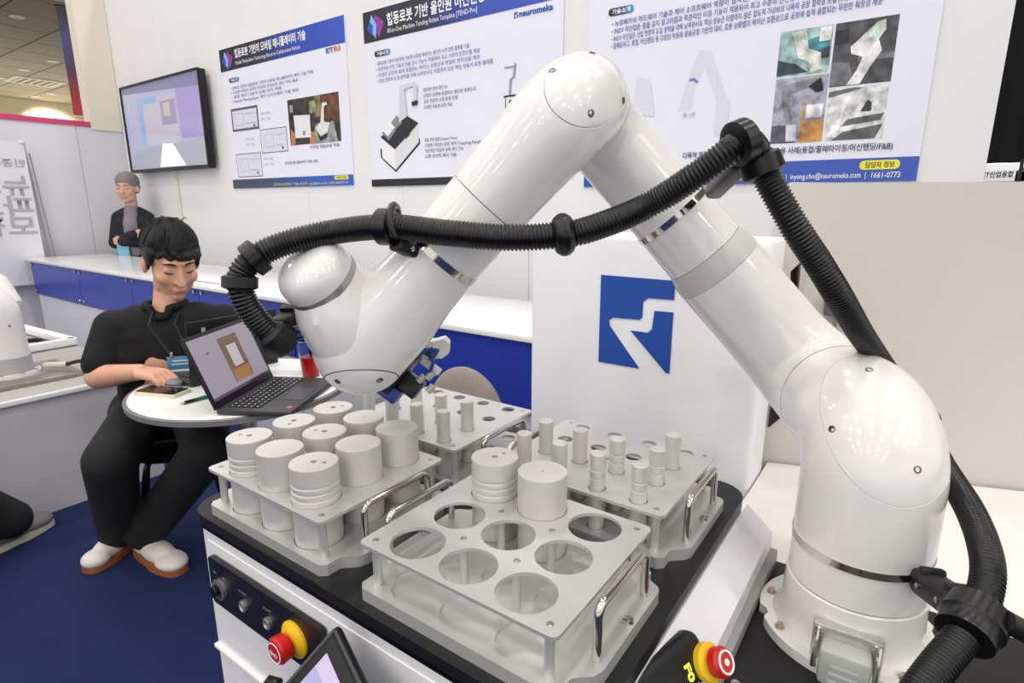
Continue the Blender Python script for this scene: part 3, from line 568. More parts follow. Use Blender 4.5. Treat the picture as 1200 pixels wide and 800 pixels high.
# ================================================================== trays
def make_tray(pitch, n, rh, label, loc, group):
    t = thing('workpiece_tray', label, 'tray', loc, group=group)
    hw, hd = .127, .1075
    h0 = -(n - 1) / 2 * pitch
    pos = [(h0 + i * pitch, (h0 + j * pitch) * (.98 if n == 3 else 1.0)) for j in range(n) for i in range(n)]
    def tab(s):
        o = []
        for k in range(7):
            a = k / 6; o.append((s * (.130 + .018 * (.5 - .5 * math.cos(math.pi * a))), -.088 + .022 * a))
        o += [(s * .150, -.060), (s * .150, .076)]
        for k in range(7):
            a = k / 6; o.append((s * (.148 - .018 * (.5 - .5 * math.cos(math.pi * a))), .080 + .014 * a))
        return o
    outl = [(-.122, -.110), (.122, -.110), (.130, -.103)] + tab(1) + [(.130, .103), (.122, .110), (-.122, .110), (-.130, .103)] + tab(-1)[::-1] + [(-.130, -.103)]
    bm = B(); plate(bm, outl, [], 0, .012); plate(bm, outl, [circ(x, y, rh + .0006, 32)[::-1] for x, y in pos], .012, .015)
    obj('base_plate', bm, ALU, t, world=False, sharp=30)
    sp = [(sx * .113, sy * .094) for sx in (-1, 1) for sy in (-1, 1)]
    inner = [(h0 + (i + .5) * pitch, (h0 + (j + .5) * pitch) * .98) for i in range(n - 1) for j in range(n - 1)] if n == 3 else [(0, 0)]
    bm = B(); plate(bm, rrect(-hw, -hd, hw, hd, .008, 4), [circ(x, y, rh, 32)[::-1] for x, y in pos] + [circ(x, y, .0022, 8)[::-1] for x, y in sp + inner], .066, .070)
    obj('top_plate', bm, ALU, t, world=False, sharp=30)
    for x, y in sp + inner:
        obj('standoff', cyl(B(), (x, y, .0145), (x, y, .0662), .005, 14), ALU, t, world=False)
        obj('screw', lathe(B(), [(0, .0008), (.0022, .0012), (.0036, .0006), (.0038, 0)], 10, MX.Translation((x, y, .070))), STEEL, t, world=False)
    for s in (-1, 1):
        x = s * .139; pts = [(x, -.052, .015)]
        for k in range(7):
            a = R_(90 * k / 6); pts.append((x, -.052 + .012 * (1 - math.cos(a)), .060 + .012 * math.sin(a)))
        for k in range(7):
            a = R_(90 - 90 * k / 6); pts.append((x, .060 - .012 * (1 - math.cos(a)), .060 + .012 * math.sin(a)))
        pts.append((x, .060, .015))
        obj('handle', tube(B(), pts, .0045, 12), CHROME, t, world=False)
        obj('tab_bolt', lathe(B(), [(0, .003), (.002, .0045), (.0055, .0040), (.0062, 0)], 14, MX.Translation((s * .142, .012, .015))), CHROME, t, world=False)
    return t
ZT = .870
trA = make_tray(.0718, 3, .0308, 'nearest aluminium tray, mostly empty, with big round holes', (-.338, .469, ZT), 'workpiece trays on the cart top')
trB = copy_tree(trA, (-.657, .467, ZT), 'left front aluminium tray full of large cylinders')
trD = make_tray(.0577, 4, .0118, 'right rear aluminium tray of small cylinders before the logo cabinet', (-.3365, .7125, ZT), 'workpiece trays on the cart top')
trC = copy_tree(trD, (-.6625, .7125, ZT), 'left rear aluminium tray of small cylinders below the robot wrist')

def big(kind):
    bm = B(); r = .0298; h = .107
    if kind == 'grooved':
        prof = [(r - .001, 0), (r, .001)]
        z = .0640
        for k in range(3): prof += [(r, z), (r - .0016, z + .0012), (r - .0016, z + .0030), (r, z + .0042)]; z += .0086
        prof += [(r, .0965)]
    else: prof = [(r - .001, 0), (r, .001), (r, .0965)]
    lathe(bm, prof, 48)
    holes = [circ(.0, .0, .0042, 16)[::-1], circ(.0145, -.0, .0027, 12)[::-1]] if kind == 'grooved' else ([circ(0, 0, .0016, 10)[::-1]] if kind == 'dotted' else [])
    plate(bm, circ(0, 0, r, 48), holes, .0965, h - .0006); plate(bm, circ(0, 0, r - .0006, 48), holes, h - .0006, h)
    return bm
def small(kind):
    bm = B(); r = .0106
    if kind == 'grooved': prof = [(r, 0), (r, .072), (r - .0012, .0728), (r - .0012, .0742), (r, .075), (r, .0835), (r - .0012, .0843), (r - .0012, .0857), (r, .0865), (r, .1062), (r - .0008, .107)]
    else: prof = [(r, 0), (r, .1062), (r - .0008, .107)]
    lathe(bm, prof, 28)
    if kind == 'dotted': pass
    return bm
HM = {}
def part_copy(key, fn, name, loc, rz, label, cat, group, hole=None):
    if key not in HM:
        o = obj(name, fn(), ALUC, None, sharp=35); HM[key] = o
    else:
        o = HM[key].copy(); C.objects.link(o)
    o.location = loc; o.rotation_euler = (0, 0, rz); tag(o, label, cat, group)
    return o
ZC = ZT + .0122
rowY = ['front row', 'middle row', 'back row']; colX = ['left', 'middle', 'right']
kinds = [['grooved', 'plain', 'grooved'], ['grooved', 'grooved', 'plain'], ['grooved', 'dotted', 'plain']]
desc = {'grooved': 'large grooved cylinder', 'plain': 'large smooth cylinder', 'dotted': 'large pinholed cylinder'}
rots = [[200, 0, 25], [-60, 200, 0], [60, 0, 0]]
for j in range(3):
    for i in range(3):
        k = kinds[j][i]
        part_copy(('b', k), lambda k=k: big(k), 'workpiece_cylinder', (-.657 + (i - 1) * .0718, .467 + (j - 1) * .0704, ZC), R_(rots[j][i]),
                  '%s, %s place of the %s, left front tray' % (desc[k], colX[i], rowY[j]), 'cylinder', 'large cylinders in the left front tray')
part_copy(('b', 'grooved'), None, 'workpiece_cylinder', (-.338 - .0718, .469 + .0704, ZC), R_(75), 'large grooved aluminium cylinder standing in the nearest tray', 'cylinder', 'large cylinders in the nearest tray')
part_copy(('b', 'dotted'), None, 'workpiece_cylinder', (-.338, .469 + .0704, ZC), 0, 'large smooth aluminium cylinder with pinhole standing in the nearest tray', 'cylinder', 'large cylinders in the nearest tray')
ordn = ['first', 'second', 'third', 'fourth']
def smalls(cx, cy, occ, where, group):
    for (i, j), k in occ.items():
        part_copy(('s', k), lambda k=k: small(k), 'workpiece_pin', (cx + (i - 1.5) * .0577, cy + (j - 1.5) * .0577, ZC), 0,
                  '%s pin, %s from left in row %s from front, %s' % ({'plain': 'small smooth', 'grooved': 'small grooved'}[k], ordn[i], ('one', 'two', 'three', 'four')[j], where), 'cylinder', group)
smalls(-.3365, .7125, {(0, 0): 'plain', (0, 1): 'plain', (1, 0): 'plain', (1, 1): 'plain', (2, 0): 'grooved', (2, 1): 'grooved', (3, 0): 'grooved', (3, 1): 'grooved', (3, 2): 'plain'}, 'right rear tray', 'small pins in the right rear tray')
smalls(-.6625, .7125, {(0, 0): 'plain', (0, 1): 'plain', (1, 0): 'plain', (1, 1): 'plain', (2, 0): 'plain', (2, 1): 'grooved', (3, 0): 'plain', (3, 1): 'plain'}, 'left rear tray', 'small pins in the left rear tray')

# ================================================================== robot arm
rob = thing('industrial_robot', 'white jointed robot arm towering over the trays on the cart', 'robot', (-.016, .775, .762))
az = R_(28.5); A = V((-math.sin(az), math.cos(az), 0)); Bv = V((math.cos(az), math.sin(az), 0)); Z = V((0, 0, 1)); J = V((-.016, .775, 0))
def Q(o, b, z): return J + A * o + Bv * b + Z * z
RC = .0763; ZS = 1.04
def split(bm, co, no, keep, fill=True):                          # keep: +1 the side the normal points to, -1 the other
    bmesh.ops.bisect_plane(bm, geom=bm.verts[:] + bm.edges[:] + bm.faces[:], dist=1e-5, plane_co=co, plane_no=no, clear_outer=keep < 0, clear_inner=keep > 0)
    es = [e for e in bm.edges if e.is_boundary]
    if es and fill: bmesh.ops.holes_fill(bm, edges=es, sides=0)
    return bm
def arc(c, u, v, r, n=16): return [c + u * (r * math.cos(R_(90 * k / n))) + v * (r * math.sin(R_(90 * k / n))) for k in range(n + 1)]
def ring(bm, c, n, r, w_, th=.002, seg=56):
    n = V(n).normalized(); h = n.orthogonal(); M = frame(c, h, n.cross(h))
    prof = [(r - .004, -w_ / 2), (r + th, -w_ / 2), (r + th, w_ / 2), (r - .004, w_ / 2)]
    t = B(); rs = [[t.verts.new((a * math.cos(k * 2 * math.pi / seg), a * math.sin(k * 2 * math.pi / seg), z)) for k in range(seg)] for a, z in prof]
    for i in range(4):
        for k in range(seg): t.faces.new((rs[i][k], rs[i][(k + 1) % seg], rs[(i + 1) % 4][(k + 1) % seg], rs[(i + 1) % 4][k]))
    t.transform(M); return join(bm, t)
def screw(parent, p, n, r=.0042):
    n = V(n).normalized(); h = n.orthogonal(); M = frame(p, h, n.cross(h))
    o = obj('recessed_screw', lathe(B(), [(r, -.003), (r, .0006), (r * .72, .0010), (r * .72, .0), (0, .0)], 16, M), mat('screw_dark', (120, 112, 98), .25, metal=.9), parent); return o
# base
base = J + Z * .762
bm = B()
outl = circ(0, 0, .105, 72)
for k in range(4):
    a0 = R_(22 + k * 90)
    outl = [((x, y) if abs(((math.atan2(y, x) - a0 + math.pi) % (2 * math.pi)) - math.pi) > .06 else (x * .93, y * .93)) for x, y in outl]
plate(bm, outl, [], 0, .013, MX.Translation(base)); obj('base_flange', bm, ROBW, rob)
obj('base_housing', lathe(B(), [(.090, .012), (.0835, .020), (.0805, .032), (.0795, .048), (.0785, .077), (.0765, .0785), (.0755, .0785)], 72, MX.Translation(base)), ROBW, rob)
for k in range(8):
    a = R_(-150 + k * 45 + 12); p = base + V((.094 * math.cos(a), .094 * math.sin(a), .013))
    obj('flange_bolt', lathe(B(), [(.006, 0), (.006, .002), (.0042, .002), (.0042, .006), (0, .0062)], 16, MX.Translation(p)), mat('bolt_brass', (196, 182, 162), .25, metal=.9), rob)
obj('base_seam', ring(B(), base + Z * .0795, Z, RC - .0008, .0015, 0), GROOVE, rob)
# connector on the base, facing the camera
cd = V((.05, -.999, 0)).normalized(); cs_ = Z.cross(cd).normalized()
CM = frame(base + cd * .083 + Z * .032, cs_, Z)
co = obj('cable_connector', box(B(), (0, .0, 0), (.072, .054, .014), M=CM, bevel=.003), mat('conn_metal', (200, 200, 198), .3, metal=.7), rob)
obj('hood', box(B(), (0, -.010, .018), (.052, .046, .03), M=CM, bevel=.006), mat('hood_grey', (176, 178, 176), .45), co)
for s in (-1, 1):
    obj('lever', tube(B(), [CM @ V((s * .031, .022, .008)), CM @ V((s * .031, .0, .020)), CM @ V((s * .031, -.02, .022))], .003, 8), CHROME, co)
    obj('plate_screw', lathe(B(), [(.0045, 0), (.0045, .002), (.003, .003), (0, .003)], 14, CM @ MX.Translation((s * .029, .020, .007))), CHROME, co)
for k in range(3): obj('rib', box(B(), (.0, -.004 - k * .010, .0335), (.030, .003, .0015), M=CM), mat('hood_rib', (190, 192, 190), .4), co)
# shoulder: column bending into the second joint
rb = .060
def shoulder_path():
    p = [J + Z * .842, J + Z * .90, J + Z * (ZS - rb - .004)]
    c = J + A * rb + Z * (ZS - rb)
    p += arc(c, -A, Z, rb); p += [J + A * .1055 + Z * ZS]; return p
cn = (-A + Z).normalized(); cpn = J + Z * ZS + cn * .0115
bm = tube(B(), shoulder_path(), RC, 72); obj('shoulder', split(bm, cpn - cn * .0005, cn, -1), ROBW, rob, sharp=24)
bm = tube(B(), shoulder_path(), RC, 72); sc_ = obj('joint_cap', split(bm, cpn + cn * .0007, cn, 1), ROBW, rob, sharp=24)
bm = tube(B(), shoulder_path(), RC - .0016, 48); obj('seam_core', split(split(bm, cpn - cn * .004, cn, 1), cpn + cn * .004, cn, -1), GROOVE, rob)
obj('joint_ring', ring(B(), J + A * .107 + Z * ZS, A, RC - .002, .0055, 0), SILVER, rob)
# upper arm
zu = 1.427; ua = (-Bv * .357 + Z * (zu - ZS)).normalized(); Lu = math.hypot(.357, zu - ZS)
s0 = J + A * .1095 + Z * ZS; cU = Q(.195, 0, ZS); rU = .0835; eU = Q(.195, -.357, zu)
pth, rad = [s0], [RC]
for k, p in enumerate(arc(cU - A * rU + ua * rU, -ua, A, rU)):  # from along A to along ua
    pth.append(p); rad.append(RC - .0095 * k / 16)
for t_, r_ in ((.25, .0660), (.40, .0652), (.455, .0648), (.50, .0592), (.70, .0578), (.80, .0575)): pth.append(cU + ua * (Lu * t_)); rad.append(r_)
rE = .076
for p in arc(eU - ua * rE - A * rE, A, ua, rE): pth.append(p); rad.append(.0572)
pth.append(Q(.1115, -.357, zu)); rad.append(.0572)
def arm_piece(name, cuts, m=ROBW, dr=0.):
    bm = tube(B(), pth, [r + dr for r in rad], 64)
    for co_, no_, k in cuts: split(bm, co_, no_, k)
    return obj(name, bm, m, rob, sharp=24)
def ut(t): return cU + ua * (Lu * t)
far = (ua + A).normalized(); fcp = Q(.195, -.357, zu) + far * .0095
arm_piece('upper_arm', [(ut(.432), ua, -1)])
arm_piece('arm_band', [(ut(.433), ua, 1), (ut(.497), ua, -1)], BAND, .0004)
arm_piece('arm_tube', [(ut(.4985), ua, 1), (fcp - far * .0005, far, -1)])
arm_piece('joint_cap', [(fcp + far * .0007, far, 1)])
obj('band_seam', ring(B(), ut(.4975), ua, .0588, .0016, 0), GROOVE, rob)
# forearm and wrist
E = V((-.344, .625, 1.424)); d4 = V((-.617, -.335, -.712)).normalized(); Wc = V((-.581, .480, 1.119)); d5 = V((-.812, .133, .568)); d5 = (d5 - d4 * d5.dot(d4)).normalized()
dF = (Wc - E).normalized(); d5 = V((-.416, -.652, .633)); d5 = (d5 - dF * d5.dot(dF)).normalized(); LF = (Wc - E).length
rF = .060; fp, fr = [Q(.1085, -.357, zu) * .0 + (E + A * .0835)], [.0572]
for k, p in enumerate(arc(E + dF * rF + A * rF, -dF, -A, rF)): fp.append(p); fr.append(.0565)
for t_, r_ in ((.25, .0535), (.40, .0508), (.47, .0508), (.62, .0515), (.72, .0535), (.84, .0605)): fp.append(E + dF * (LF * t_)); fr.append(r_)
for t_, r_ in ((.94, .0610), (1.0, .0615)): fp.append(E + dF * (LF * t_)); fr.append(r_)
for k in range(1, 10): fp.append(Wc + dF * (.0615 * math.sin(R_(10 * k)))); fr.append(max(.0004, .0615 * math.cos(R_(10 * k))))
cR = V((-.594, .435, 1.212)); nR = V((.010, -.692, .722)).normalized()
bp = [Wc.lerp(cR, .0), Wc.lerp(cR, .35), Wc.lerp(cR, .62) , cR - nR * .018, cR - nR * .0045]; br = [.055, .0560, .0535, .0490, .0466]
def fore(name, cuts, m=ROBW, dr=0., sharp=24, wrist=False):
    bm = tube(B(), fp, [r + dr for r in fr], 64)
    if wrist: tube(bm, bp, [r + dr for r in br], 48)
    for co_, no_, k in cuts: split(bm, co_, no_, k, not wrist)
    return obj(name, bm, m, rob, sharp=sharp)
ec = (-A - dF).normalized(); ecp = E + ec * .0100; wc = V((.33, -.36, -.87)).normalized(); wcp = Wc + wc * .0405
fs = E + dF * (LF * .40)
fore('elbow', [(fs, dF, -1), (ecp - ec * .0005, ec, -1)])
ecap = fore('joint_cap', [(fs, dF, -1), (ecp + ec * .0007, ec, 1)])
fore('forearm', [(fs + dF * .0012, dF, 1), (wcp - wc * .0005, wc, -1)], wrist=True)
wcap = fore('joint_cap', [(fs + dF * .0012, dF, 1), (wcp + wc * .0007, wc, 1)], wrist=True)
fore('seam_core', [(ecp - ec * .004, ec, 1), (ecp + ec * .004, ec, -1), (fs, dF, -1)], GROOVE, -.0012)
fore('seam_core', [(wcp - wc * .004, wc, 1), (wcp + wc * .004, wc, -1), (fs, dF, 1)], GROOVE, -.0012, wrist=True)
obj('forearm_seam', ring(B(), fs + dF * .0006, dF, .0500, .0016, 0), GROOVE, rob)
obj('joint_ring', ring(B(), E + A * .0855, A, .0556, .004, 0), SILVER, rob)
obj('joint_ring', ring(B(), cR, nR, .0458, .009, .001), SILVER, rob)
dome = [cR + nR * (.0047 + .003 * k) for k in range(3)]; dr_ = [.0464] * 3
for k in range(1, 11):
    a = R_(9 * k); dome.append(cR + nR * (.011 + .028 * math.sin(a))); dr_.append(max(.0004, .0464 * (math.cos(a) ** .6)))
obj('wrist_module', tube(B(), dome, dr_, 56), ROBW, rob, sharp=60)
def onsurf(bm_o, p, d): return p
# recessed screws on the caps, placed around each cap axis
def cap_screws(cap, center, nrm, rr, angs, lift):
    n = V(nrm).normalized(); u = n.cross(Z).normalized(); v = n.cross(u)
    dg = None
    me = cap.data; M = root_matrix(cap)
    from mathutils.bvhtree import BVHTree
    tr = BVHTree.FromPolygons([M @ v_.co for v_ in me.vertices], [tuple(p.vertices) for p in me.polygons])
    for a in angs:
        o = center + (u * math.cos(R_(a)) + v * math.sin(R_(a))) * rr + n * .3
        h = tr.ray_cast(o, -n)
        if h[0] is not None: screw(cap, h[0], h[1] if h[1].dot(n) > 0 else -h[1])
cap_screws(sc_, cpn, cn, .062, (10, 100, 190, 280), 0)
cap_screws(ecap, ecp, ec, .046, (70, 160, 250, 340), 0)
cap_screws(wcap, wcp, wc, .036, (45, 135, 225, 315), 0)
# gripper behind the wrist
GB = mat('gripper_black', (20, 20, 24), .35); GBL = mat('gripper_blue', (36, 52, 130), .3); PADW = mat('pad_white', (214, 214, 208), .5)
g0 = V((-.618, .566, 1.030)); g1 = V((-.590, .606, 1.090)); gx = (g1 - g0).normalized(); gv = V((.815, .579, 0)); gz = gx.cross(gv).normalized(); gv = gz.cross(gx)
GM = frame(g0, gx, gv)
gr = obj('gripper', box(B(), (.036, -.016, 0), (.09, .034, .05), M=GM, bevel=.005), GB, rob)
box_ = box(B(), (.045, -.03, -.0), (.06, .05, .06), M=GM, bevel=.006); obj('tool_flange', box_, GB, gr)
obj('jaw', box(B(), (.082, .008, 0), (.022, .026, .030), M=GM, bevel=.003), GBL, gr)
obj('finger', plate(B(), [(0, -.013), (.030, -.013), (.040, -.006), (.041, .010), (.034, .017), (.020, .013), (0, .013)], [], -.012, .012, MX.Translation(V((-.592, .602, 1.092))) @ MX.Rotation(R_(35), 4, 'Z') @ MX.Rotation(R_(90), 4, 'X')), PADW, gr)
obj('finger', box(B(), (.062, .022, .0), (.012, .034, .018), M=GM, bevel=.003), PADW, gr)
obj('jaw', box(B(), (-.004, -.004, -.006), (.022, .034, .034), M=GM, bevel=.003), GBL, gr)
obj('bracket', box(B(), (.022, .016, .0), (.03, .03, .03), M=GM, bevel=.002), GB, gr)
for k, (a, b) in enumerate(((.034, .022), (.045, .030), (.030, .042))):
    obj('air_fitting', cyl(B(), GM @ V((a, b, -.016)), GM @ V((a + .012, b + .002, -.016)), .0055, 12), mat('fitting', (196, 190, 176), .35, metal=.5), gr)
obj('air_tube', tube(B(), [GM @ V(p) for p in ((.050, .030, -.016), (.07, .024, -.022), (.085, .010, -.02), (.06, -.005, -.02))], .003, 8), GBL, gr)
# straps round arm tubes
def strap(name, c, n, r, w_=.009, m=None): return obj(name, ring(B(), c, n, r, w_, .0012), m or CHROME, rob)
strap('strap', J + Z * .893, Z, RC, .009)
ts = .635; strap('strap', ut(ts), ua, .0585, .009)
fsr = E + dF * (LF * .60); strap('strap', fsr, dF, .0515, .009)
# tag on the upper arm strap
# ================================================================== hose
hs = thing('cable_hose', 'black corrugated cable hose looping along the robot arm', 'hose', (.04, .53, .762))
HP = [(-.618, .385, 1.143), (-.623, .368, 1.164), (-.629, .354, 1.195), (-.631, .355, 1.223), (-.621, .375, 1.245), (-.600, .407, 1.26), (-.565, .441, 1.27), (-.501, .462, 1.276), (-.434, .482, 1.2705), (-.373, .509, 1.266), (-.319, .544, 1.269), (-.288, .573, 1.279), (-.253, .615, 1.3), (-.205, .62, 1.33), (-.178, .626, 1.351), (-.164, .639, 1.363), (-.157, .661, 1.356), (-.148, .667, 1.334), (-.115, .675, 1.279), (-.091, .693, 1.241), (-.068, .723, 1.199), (-.048, .804, 1.146), (-.027, .903, 1.092), (.018, .987, 1.009), (.057, .879, .974), (.082, .768, .967), (.093, .69, .955), (.091, .651, .934), (.079, .613, .917), (.06, .57, .902), (.043, .528, .886), (.033, .501, .863), (.028, .48, .82), (.026, .47, .772)]
q = catmull(HP, .00105); rr = [(.0147 if (k % 4) in (0, 1) else .0129) for k in range(len(q))]
obj('corrugated_tube', tube(B(), q, rr, 18), BLKR, hs, sharp=70)
def hp_near(p):
    k = min(range(len(q)), key=lambda i: (q[i] - V(p)).length); return q[k], (q[min(k + 6, len(q) - 1)] - q[max(k - 6, 0)]).normalized()
def collar(p, name='collar', prof=((-.012, .0165), (-.010, .0215), (.010, .0215), (.012, .0165))):
    c, n = hp_near(p); h = n.orthogonal(); M = frame(c, h, n.cross(h))
    return obj(name, lathe(B(), [(r, z) for z, r in prof], 32, M), BLKR, hs)
ball = ((-.011, .0155), (-.009, .019), (-.004, .0225), (.0, .0232), (.004, .0225), (.009, .019), (.011, .0155))
collar((-.319, .544, 1.269), 'ball_collar', ball)
collar((-.631, .355, 1.214), prof=((-.008, .0155), (-.006, .0195), (.006, .0195), (.008, .0155))); collar((-.624, .370, 1.240), prof=((-.009, .0155), (-.007, .0205), (.007, .0205), (.009, .0155)))
collar((-.503, .464, 1.276), prof=((-.010, .0165), (-.008, .021), (.008, .021), (.010, .0165)))
collar((-.166, .636, 1.362), prof=((-.010, .0165), (-.007, .023), (.007, .023), (.010, .0165)))
collar((-.150, .667, 1.340), prof=((-.012, .0165), (-.008, .022), (.008, .022), (.012, .0165)))
collar((.084, .625, .923), prof=((-.020, .017), (-.016, .026), (.004, .027), (.008, .024), (.020, .024), (.022, .017)))
def bracket(name, a, b, s1, s2, screws=True):
    a, b = V(a), V(b); x = (b - a).normalized(); y = Z.cross(x).normalized(); M = frame((a + b) / 2, x, y); L = (b - a).length
    o = obj(name, box(B(), (0, 0, 0), (L + s1 * .4, s1, s2), M=M, bevel=min(s1, s2) * .3, seg=3), BLKM, hs)
    tol = -1 if True else 1
    for k in (-.25, .25):
        obj('clamp_screw', lathe(B(), [(.0032, 0), (.0032, .002), (.0018, .003), (0, .002)], 12, M @ MX.Translation((k * L, -s1 / 2, 0)) @ MX.Rotation(R_(90), 4, 'X')), CHROME, o)
        obj('lug', box(B(), (k * L * 1.2, 0, s2 * .5), (.012, s1 * .8, .010), M=M, bevel=.003), BLKM, o)
    return o
bracket('clamp', (-.493, .468, 1.256), (-.488, .510, 1.238), .024, .016)
# open arch over the hose at that clamp
c, n = hp_near((-.495, .466, 1.276)); h = Z.cross(n).normalized(); v = n.cross(h)
obj('clamp_arch', tube(B(), [c + n * (-.012 + .026 * k / 10) + (h * math.cos(R_(-20 + 22 * k)) + v * math.sin(R_(-20 + 22 * k))) * .024 for k in range(11)], .0045, 10), BLKR, hs)
bracket('clamp', (-.170, .662, 1.345), (-.238, .800, 1.318), .022, .020)
bracket('clamp', (.050, .722, .893), (.080, .640, .922), .030, .030)
obj('clamp_lug', cyl(B(), (.104, .622, .935), (.128, .640, .918), .010, 14), BLKM, hs)
bracket('clamp', (-.622, .392, 1.150), (-.648, .428, 1.166), .026, .022)
obj('hose_end', lathe(B(), [(.0155, -.018), (.0190, -.013), (.0195, .010), (.0155, .015)], 28, frame(q[2], (q[8] - q[0]).orthogonal(), (q[8] - q[0]).cross((q[8] - q[0]).orthogonal()))), BLKM, hs)
for k in range(3):
    obj('air_line', tube(B(), [V((-.628, .40, 1.150)) + V((0, 0, -.008 * k)), V((-.640, .435, 1.150)) + V((0, 0, -.008 * k)), V((-.622, .47, 1.165)) + V((0, 0, -.008 * k))], .003, 8), mat('line_blue', (60, 90, 170), .35), hs)

# ================================================================== table by the cart
TZ = .72
t = thing('bistro_table', 'round white bistro table with laptops in front of the seated man', 'table', (-1.792, .974, 0))
obj('top', lathe(B(), [(0, -.022), (.320, -.022), (.331, -.012), (.331, -.006), (.325, 0), (0, 0)], 72, MX.Translation((0, 0, TZ))), mat('table_white', (238, 238, 236), .3), t, world=False)
obj('rim', lathe(B(), [(.329, -.022), (.337, -.020), (.338, -.004), (.331, -.002)], 72, MX.Translation((0, 0, TZ))), mat('table_rim', (120, 120, 120), .35), t, world=False)
obj('column', cyl(B(), (0, 0, .02), (0, 0, TZ - .022), .03), STEEL, t, world=False)
obj('foot', lathe(B(), [(0, 0), (.17, 0), (.17, .012), (.04, .03), (0, .03)], 40), STEEL, t, world=False)

def laptop(label, hinge, wdir, ddir, W_, D_, tilt, screen_items, sticker=None):
    """hinge: left end of the hinge seen from the user; ddir points to the user"""
    t = thing('laptop', label, 'laptop', (hinge[0], hinge[1], TZ))
    wv = V((*wdir, 0)).normalized(); dv = V((*ddir, 0)); dv = (dv - wv * dv.dot(wv)).normalized()
    M = MX((wv, -dv, Z)).transposed().to_4x4(); M.translation = V((hinge[0], hinge[1], TZ)); M2 = M
    if wv.cross(-dv).z < 0: pass
    bs = obj('base', box(B(), (W_ / 2, -D_ / 2, .0095), (W_, D_, .015), M=M, bevel=.003), mat('laptop_body', (52, 52, 58), .45), t)
    bm = B()
    cols, rows = 14, 5; kw, kd = W_ * .86 / cols, D_ * .44 / rows
    for r_ in range(rows):
        for c_ in range(cols):
            box(bm, (W_ * .07 + (c_ + .5) * kw, -D_ * .10 - (r_ + .5) * kd, .0182), (kw * .82, kd * .8, .0024), M=M)
    o = obj('keys', bm, mat('key_black', (34, 34, 38), .4), bs); o['kind'] = 'stuff'
    bm = B()
    for r_ in range(rows):
        for c_ in range(cols): box(bm, (W_ * .07 + (c_ + .42) * kw, -D_ * .10 - (r_ + .42) * kd, .0195), (kw * .2, kd * .22, .0004), M=M)
    o = obj('key_legends', bm, mat('legend', (200, 200, 204), .5), bs); o['kind'] = 'stuff'
    obj('touchpad', box(B(), (W_ * .48, -D_ * .78, .0173), (W_ * .34, D_ * .32, .001), M=M), mat('touchpad', (62, 60, 66), .35), bs)
    obj('badge_sticker', box(B(), (W_ * .12, -D_ * .90, .0172), (.014, .014, .0008), M=M), mat('sticker_pink', (206, 80, 110), .4), bs)
    LM = M @ MX.Translation((0, 0, .015)) @ MX.Rotation(R_(90 - tilt), 4, 'X')
    ld = obj('lid', box(B(), (W_ / 2, D_ / 2, -.004), (W_, D_, .007), M=LM, bevel=.0025), BLKM, t)
    prints(t, 'screen', [(m, [(x * W_, y * D_) for x, y in p]) for m, p in screen_items], root_matrix(t).inverted() @ LM @ MX.Translation((0, 0, .0004)), step=.0003)
    return t, M, LM
LS = sc('pale', (140, 134, 146), .3)
l1, M1, LM1 = laptop('open black laptop facing the camera with brown form on screen', (-1.572, .768), (-.50, .866), (.866, .50), .330, .218, 21,
    [(LS, sq(.035, .10, .965, .95)), (sc('brownd', (104, 82, 62), .25), [(.42, .2), (.72, .2), (.72, .85), (.42, .85)]), (sc('brown', (150, 106, 60), .25), sq(.44, .2, .70, .38)), (sc('form', (178, 170, 178), .25), sq(.50, .40, .65, .72)), (sc('bar', (70, 50, 66), .25), sq(.035, .10, .965, .14)), (sc('ic', (110, 90, 100), .25), sq(.20, .70, .24, .73))])
l2, M2_, LM2 = laptop('black laptop turned to the man with its lid back toward the camera', (-1.890, 1.165), (.0, -1.0), (-1.0, .0), .315, .205, 5, [(LS, sq(.03, .08, .97, .95))])
obj('lid_logo', box(B(), (.262, .165, -.0078), (.012, .034, .0006), M=LM2), mat('logo_silver', (170, 170, 176), .3), l2)
obj('label_sticker', box(B(), (.265, .022, -.0081), (.030, .018, .0006), M=LM2), WHT, l2)
# phone, pen, cup, paper
t = thing('smartphone', 'black smartphone in a cream case lying on the white table', 'phone', (-1.905, .772, TZ), R_(22))
obj('case', plate(B(), rrect(-.078, -.038, .078, .038, .011), [], .0, .012), mat('case_cream', (216, 206, 186), .5), t, world=False)
obj('screen', plate(B(), rrect(-.073, -.034, .073, .034, .009), [], .012, .0128), BLKG, t, world=False)
t = thing('pen', 'green and black pen lying on the white table edge', 'pen', (-1.742, .80, TZ))
obj('barrel', cyl(B(), (0, -.01, .006), (0, .075, .006), .0055, 12), mat('pen_green', (24, 120, 84), .35), t, world=False)
obj('grip', cyl(B(), (0, -.04, .006), (0, -.01, .006), .005, 12), BLKM, t, world=False)
obj('tip', cyl(B(), (0, -.052, .006), (0, -.04, .006), .001, 12, .005), SILVER, t, world=False)
t = thing('drink_cup', 'clear plastic cup of red drink with a black straw on the table', 'cup', (-1.690, 1.165, TZ))
obj('liquid', lathe(B(), [(0, .003), (.0275, .003), (.0325, .070), (0, .070)], 28), REDD, t, world=False)
obj('cup_wall', lathe(B(), [(.0285, 0), (.0375, .125), (.0395, .128), (.0385, .130), (.0365, .126), (.0278, .002), (0, .002)], 28), GLASS, t, world=False)
obj('dome_lid', lathe(B(), [(.0395, .129), (.036, .150), (.028, .168), (.012, .176), (.0115, .1745), (.027, .1665), (.0348, .149), (.0383, .129)], 28), GLASS, t, world=False)
obj('straw', cyl(B(), (.01, 0, .02), (-.012, .01, .20), .004, 12), BLKM, t, world=False)
t = thing('paper_stack', 'small stack of white paper on the table behind the open laptop', 'paper', (-1.80, 1.17, TZ))
